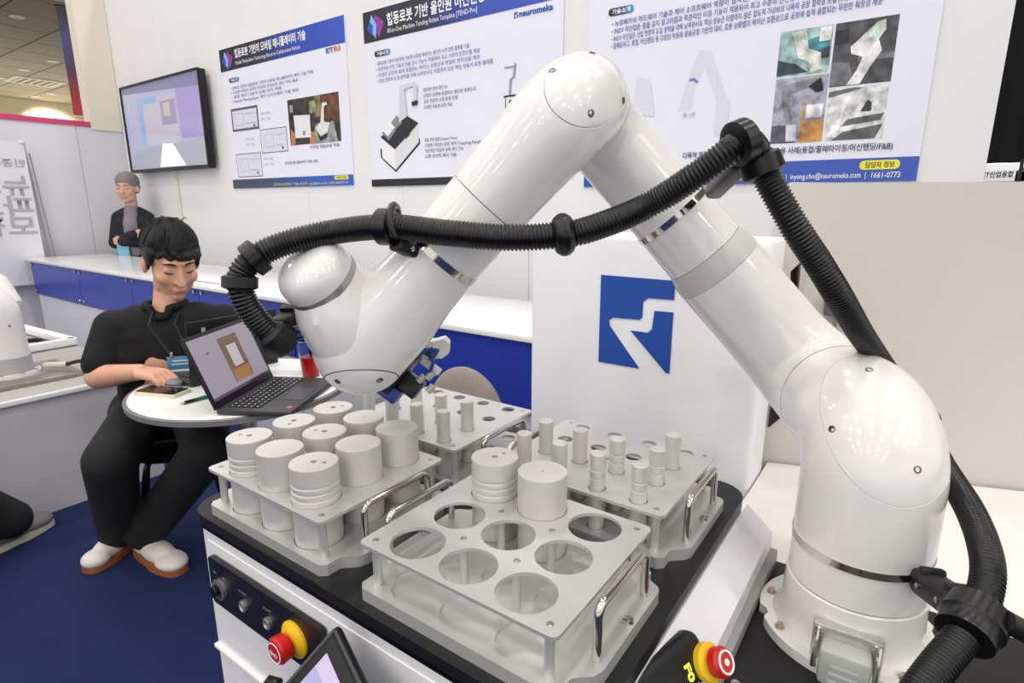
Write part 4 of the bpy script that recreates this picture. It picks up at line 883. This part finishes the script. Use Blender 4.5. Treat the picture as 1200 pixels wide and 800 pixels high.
for k in range(3): obj('sheet', box(B(), (0, 0, .003 + k * .006), (.19, .13, .0055), M=MX.Rotation(R_(20 + 5 * k), 4, 'Z')), WHT, t, world=False)

# grey chair back behind the left rear tray
t = thing('padded_chair', 'grey brown padded chair back showing behind the left rear tray', 'chair', (-1.10, 1.30, 0))
GC = mat('chair_cloth', (140, 130, 124), .85, noise=.06, scale=200)
bm = B(); ell(bm, (-1.10, 1.30, .66), (.15, .05, .16)); ell(bm, (-1.10, 1.30, .58), (.19, .05, .14)); blob('backrest', bm, GC, t, .008, 8)
bm = B(); ell(bm, (-1.10, 1.10, .45), (.21, .2, .045)); blob('seat', bm, GC, t, .009, 5)
obj('stem', cyl(B(), (-1.10, 1.31, .42), (-1.10, 1.315, .62), .018), BLKM, t)
obj('column', cyl(B(), (-1.10, 1.12, .06), (-1.10, 1.12, .44), .025), STEEL, t)
for k in range(5):
    a = R_(72 * k + 20); obj('leg', tube(B(), [(-1.10, 1.12, .08), (-1.10 + .22 * math.cos(a), 1.12 + .22 * math.sin(a), .03)], [.022, .014], 10), BLKM, t)

# ================================================================== low robot platform at left
PX = -2.93; PZ = .525
t = thing('low_platform', 'low grey topped platform with white edge behind the seated man', 'platform', (-3.9, .4, 0))
obj('body', box(B(), (-4.0, .10, .255), (2.12, 2.1, .51)), mat('platform_side', (196, 194, 200), .5), t)
obj('top', box(B(), (-4.0, .10, .516), (2.14, 2.12, .016), bevel=.002), mat('platform_top', (168, 164, 160), .45), t)
obj('edge_trim', box(B(), (-2.928, .10, .520), (.014, 2.13, .022), bevel=.003), WHT, t)
t = thing('white_frame', 'white square tube frame lying around the left robot base', 'frame', (-4.1, 1.0, PZ))
for a, b in (((-4.75, 1.08), (-3.87, 1.14)), ((-3.87, 1.14), (-3.84, .30)), ((-4.75, 1.08), (-4.70, .2))):
    a3, b3 = V((*a, PZ + .025)), V((*b, PZ + .025)); d = b3 - a3
    obj('bar', box(B(), (d.length / 2, 0, 0), (d.length + .03, .045, .04), M=frame(a3, d, Z.cross(d)), bevel=.004), WHT, t)
t = thing('mounting_plate', 'brushed steel mounting plate under the left robot', 'plate', (-3.35, .65, PZ))
obj('plate', box(B(), (-3.33, .58, PZ + .008), (.40, .75, .016), bevel=.002), STEEL, t)
lb = V((-3.36, .74, PZ + .016))
t = thing('industrial_robot', 'smaller white robot arm standing on the steel plate at the left edge', 'robot', tuple(lb))
obj('base_flange', lathe(B(), [(.108, 0), (.108, .014), (0, .014)], 56, MX.Translation(lb)), ROBW, t)
for k in range(8):
    a = R_(45 * k + 10); obj('flange_bolt', lathe(B(), [(.007, 0), (.007, .004), (0, .005)], 12, MX.Translation(lb + V((.096 * math.cos(a), .096 * math.sin(a), .014)))), SILVER, t)
obj('base_housing', lathe(B(), [(.084, .013), (.0815, .06), (.0815, .085)], 56, MX.Translation(lb)), mat('base_grey', (168, 168, 170), .4), t)
ld = V((-.80, -.42, .42)).normalized(); hd_ = V((-.6, -.8, 0)).normalized()
pl_ = [lb + Z * .0855, lb + Z * .20]; cc = lb + Z * .27 + hd_ * .075
pl_ += arc(cc, -hd_, Z, .075); pl_ += [lb + hd_ * .14 + Z * .345]
obj('shoulder', tube(B(), pl_, .0775, 48), ROBW, t, sharp=60)
obj('upper_arm', tube(B(), [lb + V((-.04, .06, .30)), lb + V((-.10, .02, .38)), lb + V((-.42, -.18, .60)), lb + V((-.52, -.26, .66))], [.045, .078, .066, .06], 40), ROBW, t, sharp=60)
for a in (-2.0, -1.3, -.6, .1):
    d = V((math.cos(a), math.sin(a), 0)); M = frame(lb + Z * .235 + d * .0775, Z, d.cross(Z)); obj('recessed_screw', lathe(B(), [(.005, -.002), (.005, .0012), (0, .0012)], 10, frame(lb + Z * .235 + d * .0772, Z.cross(d), Z)), SILVER, t)
t = thing('plug_cable', 'black plug and cable beside the left robot base', 'cable', (-3.2, .9, PZ + .016))
obj('plug', tube(B(), [(-3.31, .85, PZ + .04), (-3.25, .92, PZ + .04)], .014, 12), mat('plug_ivory', (206, 200, 186), .4), t)
obj('cable', tube(B(), catmull([(-3.25, .92, PZ + .04), (-3.2, .96, PZ + .055), (-3.16, 1.0, PZ + .05), (-3.10, 1.06, PZ + .03), (-3.05, 1.10, PZ + .02)], .02), .009, 10), BLKR, t)
t = thing('black_cable', 'small loop of black cable lying behind the left robot', 'cable', (-4.0, 1.0, PZ + .01))
obj('loop', tube(B(), [V((-4.05 + .13 * math.cos(R_(a)), 1.0 + .07 * math.sin(R_(a)), PZ + .012)) for a in range(0, 330, 15)], .012, 10), BLKR, t)

# ================================================================== people
def hframe(c, f, tilt, roll=0):
    f = V((f[0], f[1], 0)).normalized(); f = (f * math.cos(R_(tilt)) - Z * math.sin(R_(tilt))).normalized()
    r = f.cross(Z).normalized(); u = r.cross(f); m = MX((r, f, u)).transposed().to_4x4(); m.translation = V(c); return m
def add_head(bm, H, s):
    S = H @ MX.Diagonal((s, s, s, 1))
    ell(bm, (0, -.012, .035), (.076, .096, .086), S); ell(bm, (0, .03, -.025), (.064, .062, .082), S)
    ell(bm, (0, .030, -.072), (.052, .052, .042), S); ell(bm, (0, .062, -.099), (.024, .022, .018), S)
    ell(bm, (0, .074, .030), (.048, .018, .013), S)
    for x in (-1, 1):
        ell(bm, (x * .037, .055, -.030), (.027, .030, .027), S); ell(bm, (x * .077, -.006, -.012), (.011, .021, .033), S)
        ell(bm, (x * .030, .0755, .004), (.0145, .010, .009), S); ell(bm, (x * .046, .02, -.072), (.014, .03, .03), S)
        ell(bm, (x * .011, .093, -.034), (.0085, .010, .008), S)
    for k in range(7):
        t_ = k / 6; ell(bm, (0, .082 + .026 * t_, .018 - .052 * t_), (.0075 + .005 * t_, .012, .011), S)
    ell(bm, (0, .0865, -.0625), (.023, .010, .006), S); ell(bm, (0, .0855, -.073), (.019, .010, .007), S)
def head_details(p, H, s, brow=HAIR):
    S = H @ MX.Diagonal((s, s, s, 1))
    for x in (-1, 1):
        obj('eyebrow', tube(B(), [S @ V(v) for v in ((x * .014, .0915, .029), (x * .028, .0905, .034), (x * .046, .0785, .029))], [.0028 * s, .0034 * s, .0016 * s], 8), brow, p)
        obj('eye', tube(B(), [S @ V(v) for v in ((x * .016, .0848, -.001), (x * .030, .0865, -.0035), (x * .043, .0765, -.001))], [.0012, .0022, .0012], 8), BLKG, p)
    obj('mouth', tube(B(), [S @ V(v) for v in ((-.021, .0895, -.0685), (-.008, .0965, -.0675), (.008, .0965, -.0675), (.021, .0895, -.0685))], [.0014, .0036, .0036, .0014], 8), LIP, p)
def add_hand(bm, wr, fwd, up, s=1., side=1, curl=35, tips=None):
    fwd = V(fwd).normalized(); up = V(up); sd = fwd.cross(up).normalized(); up = sd.cross(fwd).normalized(); wr = V(wr)
    def L(x, y, z): return wr + sd * (x * side * s) + fwd * (y * s) + up * (z * s)
    for x in (-.028, -.009, .010, .028): capsule(bm, L(x * .75, .012, 0), .015 * s, L(x, .078, .004), .0125 * s)
    for x, ln, cl in ((-.031, .070, curl), (-.010, .080, curl + 3), (.011, .075, curl + 8), (.031, .060, curl + 14)):
        p = L(x, .080, .004); a = R_(-8); seg = (ln * .46, ln * .30, ln * .24); r = (.0098, .0088, .0080)
        for k in range(3):
            a -= R_(cl * (.6 if k == 0 else .8)); n = p + (fwd * math.cos(a) + up * math.sin(a)) * (seg[k] * s)
            capsule(bm, p, r[k] * s, n, (r[k] - .0008) * s); p = n
    p = L(-.030, .020, -.004); n = L(-.058, .050, -.014); capsule(bm, p, .0145 * s, n, .0115 * s); m = L(-.052, .082, -.024); capsule(bm, n, .0110 * s, m, .0095 * s); e = L(-.040, .104, -.030); capsule(bm, m, .0095 * s, e, .0082 * s)
def shoe(name, heel, toe, parent, upm, solem, w=.05, ankle=None, label=None):
    heel, toe = V(heel), V(toe); d = (toe - heel); L = d.length; d.normalize(); M = frame(heel, d, Z.cross(d))
    bm = B()
    ell(bm, (L * .20, 0, .048), (L * .22, w * .72, .042), M); ell(bm, (L * .50, 0, .045), (L * .32, w * .88, .038), M); ell(bm, (L * .78, 0, .036), (L * .235, w, .030), M); ell(bm, (L * .30, 0, .07), (L * .2, w * .72, .038), M)
    o = blob(name, bm, upm, parent, .004, 4)
    out = [(L * (.5 - .5 * math.cos(R_(a))) if True else 0, (w * (1.02 if math.cos(R_(a)) < 0 else .86)) * math.sin(R_(a)) * (abs(math.sin(R_(a))) ** -.45 if abs(math.sin(R_(a))) > .02 else 0)) for a in range(0, 360, 12)]
    obj('sole', plate(B(), out, [], 0, .022, M), solem, parent)
    lc = B()
    for k in range(4): tube(lc, [M @ V((L * (.42 + .07 * k), y, .082 - .007 * k - abs(y) * .3)) for y in (-.025, 0, .025)], .003, 6)
    obj('laces', lc, WHT, parent); return o
# --- seated man
mn = thing('person', 'man in a black polo shirt and trousers seated at the round table', 'person', (-2.25, .85, 0))
pel = V((-2.33, .96, .53)); ch = V((-2.245, .945, .75)); nb = V((-2.205, .945, .925)); hc = V((-2.175, .972, 1.110)); hf = (.985, -.17)
Rs, Ls = V((-2.335, .815, .875)), V((-2.085, 1.085, .885)); Re, Rw = V((-2.300, .735, .715)), V((-2.065, .778, .762)); Le, Lw = V((-2.03, 1.18, .74)), V((-1.99, 1.03, .765))
Rh, Lh = V((-2.37, .88, .52)), V((-2.27, 1.03, .52)); Rk, Lk = V((-2.075, .655, .49)), V((-1.90, .885, .49)); Ra, La = V((-2.36, .735, .10)), V((-2.26, .79, .10))
H = hframe(hc, hf, 24); hsz = 1.06
bm = B(); add_head(bm, H, hsz)
capsule(bm, nb + V((0, 0, -.03)), .052, hc + V((-.03, 0.005, -.04)), .047); capsule(bm, ch, .11, nb + V((0, 0, -.10)), .07); capsule(bm, pel, .12, ch, .12)
capsule(bm, Rs, .05, Re, .043); capsule(bm, Re, .043, Rw, .027); capsule(bm, Ls, .05, Le, .043); capsule(bm, Le, .043, Lw, .027)
capsule(bm, nb + V((0, 0, -.05)), .06, Rs, .045); capsule(bm, nb + V((0, 0, -.05)), .06, Ls, .045)
for h_, k_, a_ in ((Rh, Rk, Ra), (Lh, Lk, La)): capsule(bm, pel, .09, h_, .075); capsule(bm, h_, .07, k_, .055); capsule(bm, k_, .052, a_, .035)
add_hand(bm, Rw, (.93, .36, -.10), (.1, .0, 1), 1.0, 1, 34); add_hand(bm, Lw, (.55, -.8, -.1), (0, 0, 1), 1.0, -1, 28)
blob('body', bm, SKIN, mn, .0042, 7)
head_details(mn, H, hsz)
# polo shirt
bm = B()
f2 = V((.72, -.69, 0)); s2 = V((.69, .72, 0))
for dz, rx in ((0, .155), (.10, .15), (.17, .150), (.23, .150), (.28, .142)):
    c = pel.lerp(ch + (ch - pel) * .15, dz / .28)
    for k in (-1, 0, 1): capsule(bm, c + s2 * (.055 * k), rx - .035, c + s2 * (.055 * k) + V((0, 0, .05)), rx - .040)
capsule(bm, Rs.lerp(Ls, .22), .075, Rs.lerp(Ls, .78), .075); capsule(bm, Rs, .060, nb + V((0, 0, -.035)) - s2 * .02, .056); capsule(bm, Ls, .060, nb + V((0, 0, -.035)) + s2 * .02, .056)
capsule(bm, Rs, .062, Rs.lerp(Re, .74), .064); capsule(bm, Ls, .062, Ls.lerp(Le, .85), .060)
capsule(bm, Rs.lerp(Ls, .2) + V((0, 0, -.12)), .09, Rs.lerp(Ls, .8) + V((0, 0, -.12)), .09)
blob('polo_shirt', bm, SHIRT, mn, .006, 10)
cl = B(); tube(cl, [nb + V((0, 0, .022)) + (f2 * math.cos(R_(a)) + s2 * math.sin(R_(a))) * .064 + V((0, 0, -.030 if abs(a) < 30 else .012 * (abs(a) / 180))) for a in range(-170, 171, 10)], .013, 10); obj('collar', cl, SHIRT, mn)
# trousers
bm = B(); capsule(bm, Rh, .115, Lh, .115); capsule(bm, pel, .12, pel + V((0, 0, .05)), .12)
for h_, k_, a_ in ((Rh, Rk, Ra), (Lh, Lk, La)): capsule(bm, h_, .098, k_, .080); capsule(bm, k_, .080, k_.lerp(a_, .5), .076); capsule(bm, k_.lerp(a_, .5), .076, a_ + V((0, 0, .0)), .072)
blob('trousers', bm, TROU, mn, .007, 8)
shoe('shoe', (-2.405, .79, 0), (-2.315, .60, 0), mn, SHOEW, GUM, .048); shoe('shoe', (-2.325, .775, 0), (-2.03, .80, 0), mn, SHOEW, GUM, .050)
# hair
S = H @ MX.Diagonal((hsz, hsz, hsz, 1)); bm = B()
ell(bm, (0, -.022, .052), (.084, .098, .082), S); ell(bm, (0, -.06, .010), (.076, .056, .070), S)
for x in (-1, 1): ell(bm, (x * .070, .002, .034), (.015, .046, .042), S); ell(bm, (x * .074, .020, .004), (.007, .012, .026), S)
ell(bm, (0, .004, .070), (.072, .076, .046), S)
for k in range(21):
    x = -.068 + .136 * k / 20; y = .070 - .35 * x * x / .068; z = .098 - 3.2 * x * x
    e = random.uniform(-.012, .012); capsule(bm, S @ V((x * .8, y - .035, z - .004)), .012 * hsz, S @ V((x - .004, .086 - 8.0 * x * x, .056 - 3.0 * x * x + e)), .0072 * hsz)
blob('hair', bm, HAIR, mn, .0040, 9)
bm = B()
for k in range(230):
    ph = random.uniform(0, 2 * math.pi); fr_ = math.sin(ph) > .35
    e1 = random.uniform(-4, 12) if fr_ else random.uniform(-34, -14)
    if math.sin(ph) > -.1 and not fr_: e1 = random.uniform(-20, 0)
    e0 = random.uniform(50, 86); pts = []
    for q_ in range(7):
        e = R_(e0 + (e1 - e0) * q_ / 6); p_ = ph + .12 * math.sin(q_ * .5)
        g = 1.0 + random.uniform(-.002, .012)
        pts.append(S @ V((.0835 * math.cos(p_) * math.cos(e) * g, -.020 + .1000 * math.sin(p_) * math.cos(e) * g, .052 + .082 * math.sin(e) * g)))
    tube(bm, pts, [.0016, .0024, .0028, .0028, .0026, .0020, .0008], 5)
o = obj('hair_strands', bm, HAIR, mn); o['kind'] = 'stuff'
bm = B()
for k in range(26):
    a = random.uniform(0, 6.28); r0 = random.uniform(.01, .06); p0 = S @ V((r0 * math.cos(a), -.03 + r0 * math.sin(a), .128 - r0 * .35)); p1 = p0 + V((random.uniform(-.03, .03), random.uniform(-.03, .03), random.uniform(.006, .02))); p2 = p1 + V((random.uniform(-.02, .02), random.uniform(-.02, .02), random.uniform(-.014, .0)))
    tube(bm, [p0, p1, p2], [.0022, .0018, .0006], 5)
o = obj('loose_hair', bm, HAIR, mn); o['kind'] = 'stuff'
# lanyard and badge
cb = V((-2.055, .905, .775)); LY = mat('lanyard', (34, 34, 40), .7)
lan = obj('lanyard', tube(tube(B(), [nb + V((.02, -.05, .02)), V((-2.12, .845, .90)), cb + V((-.012, -.028, .03))], .004, 6), [nb + V((.04, .04, .02)), V((-2.08, .91, .90)), cb + V((.008, .026, .03))], .004, 6), LY, mn)
CMx = frame(cb, (.58, .815, 0), (0, 0, 1))
bd = obj('name_badge', box(B(), (0, -.012, 0), (.085, .055, .003), M=CMx, bevel=.001), mat('badge_blue', (70, 130, 168), .35), mn)
obj('badge_strip', box(B(), (0, -.036, .002), (.085, .010, .001), M=CMx), WHT, bd)
for k, z_ in ((.006, .05), (-.006, .06)): obj('badge_print', box(B(), (0, k - .006, .002), (z_, .005, .0008), M=CMx), mat('badge_pale', (190, 214, 226), .5), bd)
for k in (-1, 1): obj('badge_clip', box(B(), (k * .026, .022, .001), (.010, .022, .006), M=CMx, bevel=.002), CHROME, bd)
# device under the hand
t = thing('earbud_case', 'small grey glossy case held under the fingertips of the seated man', 'case', (-1.945, .825, TZ))
bm = B(); ell(bm, (0, 0, .014), (.034, .024, .014)); obj('shell', bm, mat('case_grey', (120, 120, 126), .25), t, world=False, sharp=180)
obj('seam', lathe(B(), [(.0, .0135), (.0345, .0135), (.0345, .0150), (0, .0150)], 30, MX.Diagonal((1, .71, 1, 1))), BLKM, t, world=False)
# stool under him
t = thing('stool', 'black stool with thin bent legs under the seated man', 'stool', (-2.33, .97, 0))
obj('seat', lathe(B(), [(0, .365), (.17, .365), (.18, .375), (.18, .39), (.16, .398), (0, .398)], 40), BLKM, t, world=False)
for k in range(4):
    a = R_(20 + 90 * k); c_, s_ = math.cos(a), math.sin(a)
    obj('leg', tube(B(), catmull([(.10 * c_, .10 * s_, .368), (.15 * c_, .15 * s_, .335), (.19 * c_, .19 * s_, .16), (.21 * c_, .21 * s_, 0)], .03), .011, 10), BLKG, t, world=False)
# --- standing man behind the counter
sm = thing('person', 'grey haired man standing with folded arms behind the far end of the counter', 'person', (-6.20, 2.50, 0))
b0 = V((-6.20, 2.48, 0)); f3 = V((.70, -.71, 0)).normalized(); s3 = Z.cross(f3) * -1
def P3(x, y, z): return b0 + s3 * x + f3 * y + Z * z
H3 = hframe(P3(0, .03, 1.455), (f3.x, f3.y), 4)
bm = B(); add_head(bm, H3, 1.12); capsule(bm, P3(0, 0, 1.24), .055, P3(0, .01, 1.38), .055); capsule(bm, P3(0, 0, .85), .09, P3(0, 0, 1.13), .085)
for x in (-1, 1):
    capsule(bm, P3(x * .13, 0, 1.20), .045, P3(x * .17, .05, .95), .038); capsule(bm, P3(x * .17, .05, .95), .036, P3(-x * .06, .17, 1.0 + x * .03), .026); capsule(bm, P3(x * .09, 0, .80), .08, P3(x * .1, .02, .44), .06); capsule(bm, P3(x * .1, .02, .44), .055, P3(x * .1, 0, .08), .04)
    add_hand(bm, P3(-x * .06, .17, 1.0 + x * .03), -s3 * x - f3 * .35, f3, .80, x, 30)
blob('body', bm, SKIN2, sm, .007, 6); head_details(sm, H3, 1.12, HAIRG)
bm = B(); S3 = H3 @ MX.Diagonal((1.12, 1.12, 1.12, 1)); ell(bm, (0, -.020, .052), (.086, .104, .086), S3); ell(bm, (0, -.06, .01), (.074, .054, .068), S3); blob('hair', bm, HAIRG, sm, .006, 4)
JK = mat('jacket_navy', (24, 25, 32), .8)
bm = B()
for x in (-1, 1):
    capsule(bm, P3(x * .075, -.01, .80), .095, P3(x * .075, -.01, 1.13), .095); capsule(bm, P3(x * .13, 0, 1.18), .060, P3(x * .17, .05, .95), .054); capsule(bm, P3(x * .17, .05, .95), .052, P3(-x * .05, .16, 1.0 + x * .03), .046); capsule(bm, P3(x * .12, 0, 1.19), .06, P3(x * .05, -.01, 1.24), .05)
blob('jacket', bm, JK, sm, .010, 8)
bm = B(); capsule(bm, P3(0, .05, .86), .075, P3(0, .05, 1.13), .072); capsule(bm, P3(0, .03, 1.16), .07, P3(0, .015, 1.26), .060); blob('shirt', bm, mat('shirt_grey', (128, 122, 132), .8), sm, .008, 6)
bm = B(); capsule(bm, P3(-.08, 0, .80), .11, P3(.08, 0, .80), .11)
for x in (-1, 1): capsule(bm, P3(x * .09, 0, .80), .1, P3(x * .1, .02, .44), .08); capsule(bm, P3(x * .1, .02, .44), .08, P3(x * .1, 0, .1), .07); shoe('shoe', P3(x * .1, -.08, 0), P3(x * .11, .19, 0), sm, BLKM, BLKR, .048)
blob('trousers', bm, TROU, sm, .010, 6)
bm = B(); box(bm, (0, 0, 0), (.10, .14, .004), M=frame(P3(.06, .155, .90), s3, Z)); obj('name_badge', bm, mat('badge_sky', (120, 180, 205), .4), sm)
# --- visitor at the left edge, only a leg shows
vm = thing('person', 'person at the left photo edge, only dark trouser leg and grey sneaker visible', 'person', (-2.70, .20, 0))
hp_ = V((-2.72, -.28, .52)); kn = V((-2.70, .20, .50)); an_ = V((-2.735, .505, .11)); off = V((.24, -.28, 0))
bm = B()
for o_ in (V((0, 0, 0)), off): capsule(bm, hp_ + o_, .075, kn + o_, .058); capsule(bm, kn + o_, .052, an_ + o_, .036)
c_ = hp_ + off / 2; capsule(bm, c_, .12, c_ + V((0, -.05, .38)), .12); capsule(bm, c_ + V((0, -.05, .40)), .08, c_ + V((0, -.03, .56)), .055)
HV = hframe(c_ + V((0, .01, .68)), (.2, 1), 10); add_head(bm, HV, 1.0)
for x in (-1, 1): capsule(bm, c_ + V((x * .18, -.05, .42)), .05, c_ + V((x * .22, .03, .14)), .04); capsule(bm, c_ + V((x * .22, .03, .14)), .04, c_ + V((x * .12, .24, .08)), .027); add_hand(bm, c_ + V((x * .12, .24, .08)), (-x * .2, 1, -.1), (0, 0, 1), .95, -x, 20)
blob('body', bm, SKIN2, vm, .006, 6); head_details(vm, HV, 1.0)
bm = B(); S5 = HV; ell(bm, (0, -.022, .05), (.083, .097, .082), S5); ell(bm, (0, -.06, .01), (.075, .055, .068), S5); blob('hair', bm, HAIR, vm, .005, 4)
bm = B(); capsule(bm, c_ + V((-.05, 0, 0)), .13, c_ + V((-.05, -.05, .36)), .125); capsule(bm, c_ + V((.05, 0, 0)), .13, c_ + V((.05, -.05, .36)), .125)
for x in (-1, 1): capsule(bm, c_ + V((x * .18, -.05, .42)), .066, c_ + V((x * .22, .03, .14)), .056); capsule(bm, c_ + V((x * .22, .03, .14)), .055, c_ + V((x * .13, .21, .09)), .042); capsule(bm, c_ + V((x * .17, -.05, .42)), .068, c_ + V((x * .04, -.05, .46)), .06)
blob('jacket', bm, JK, vm, .009, 8)
bm = B(); capsule(bm, hp_, .11, hp_ + off, .11)
for o_ in (V((0, 0, 0)), off): capsule(bm, hp_ + o_, .10, kn + o_, .080); capsule(bm, kn + o_, .078, an_ + o_ + V((0, 0, .01)), .074)
blob('trousers', bm, TROU, vm, .008, 8)
for o_ in (V((0, 0, 0)), off): shoe('shoe', V((-2.745, .385, 0)) + o_, V((-2.845, .655, 0)) + o_, vm, SHOEG, SOLEW, .048)
t = thing('visitor_stool', 'plain stool under the visitor at the left photo edge', 'stool', (-2.62, -.30, 0))
obj('seat', lathe(B(), [(0, .37), (.19, .37), (.2, .38), (.2, .40), (0, .405)], 32), BLKM, t, world=False)
for k in range(4):
    a = R_(45 + 90 * k); obj('leg', cyl(B(), (.13 * math.cos(a), .13 * math.sin(a), .375), (.17 * math.cos(a), .17 * math.sin(a), 0), .013), BLKG, t, world=False)

finish()
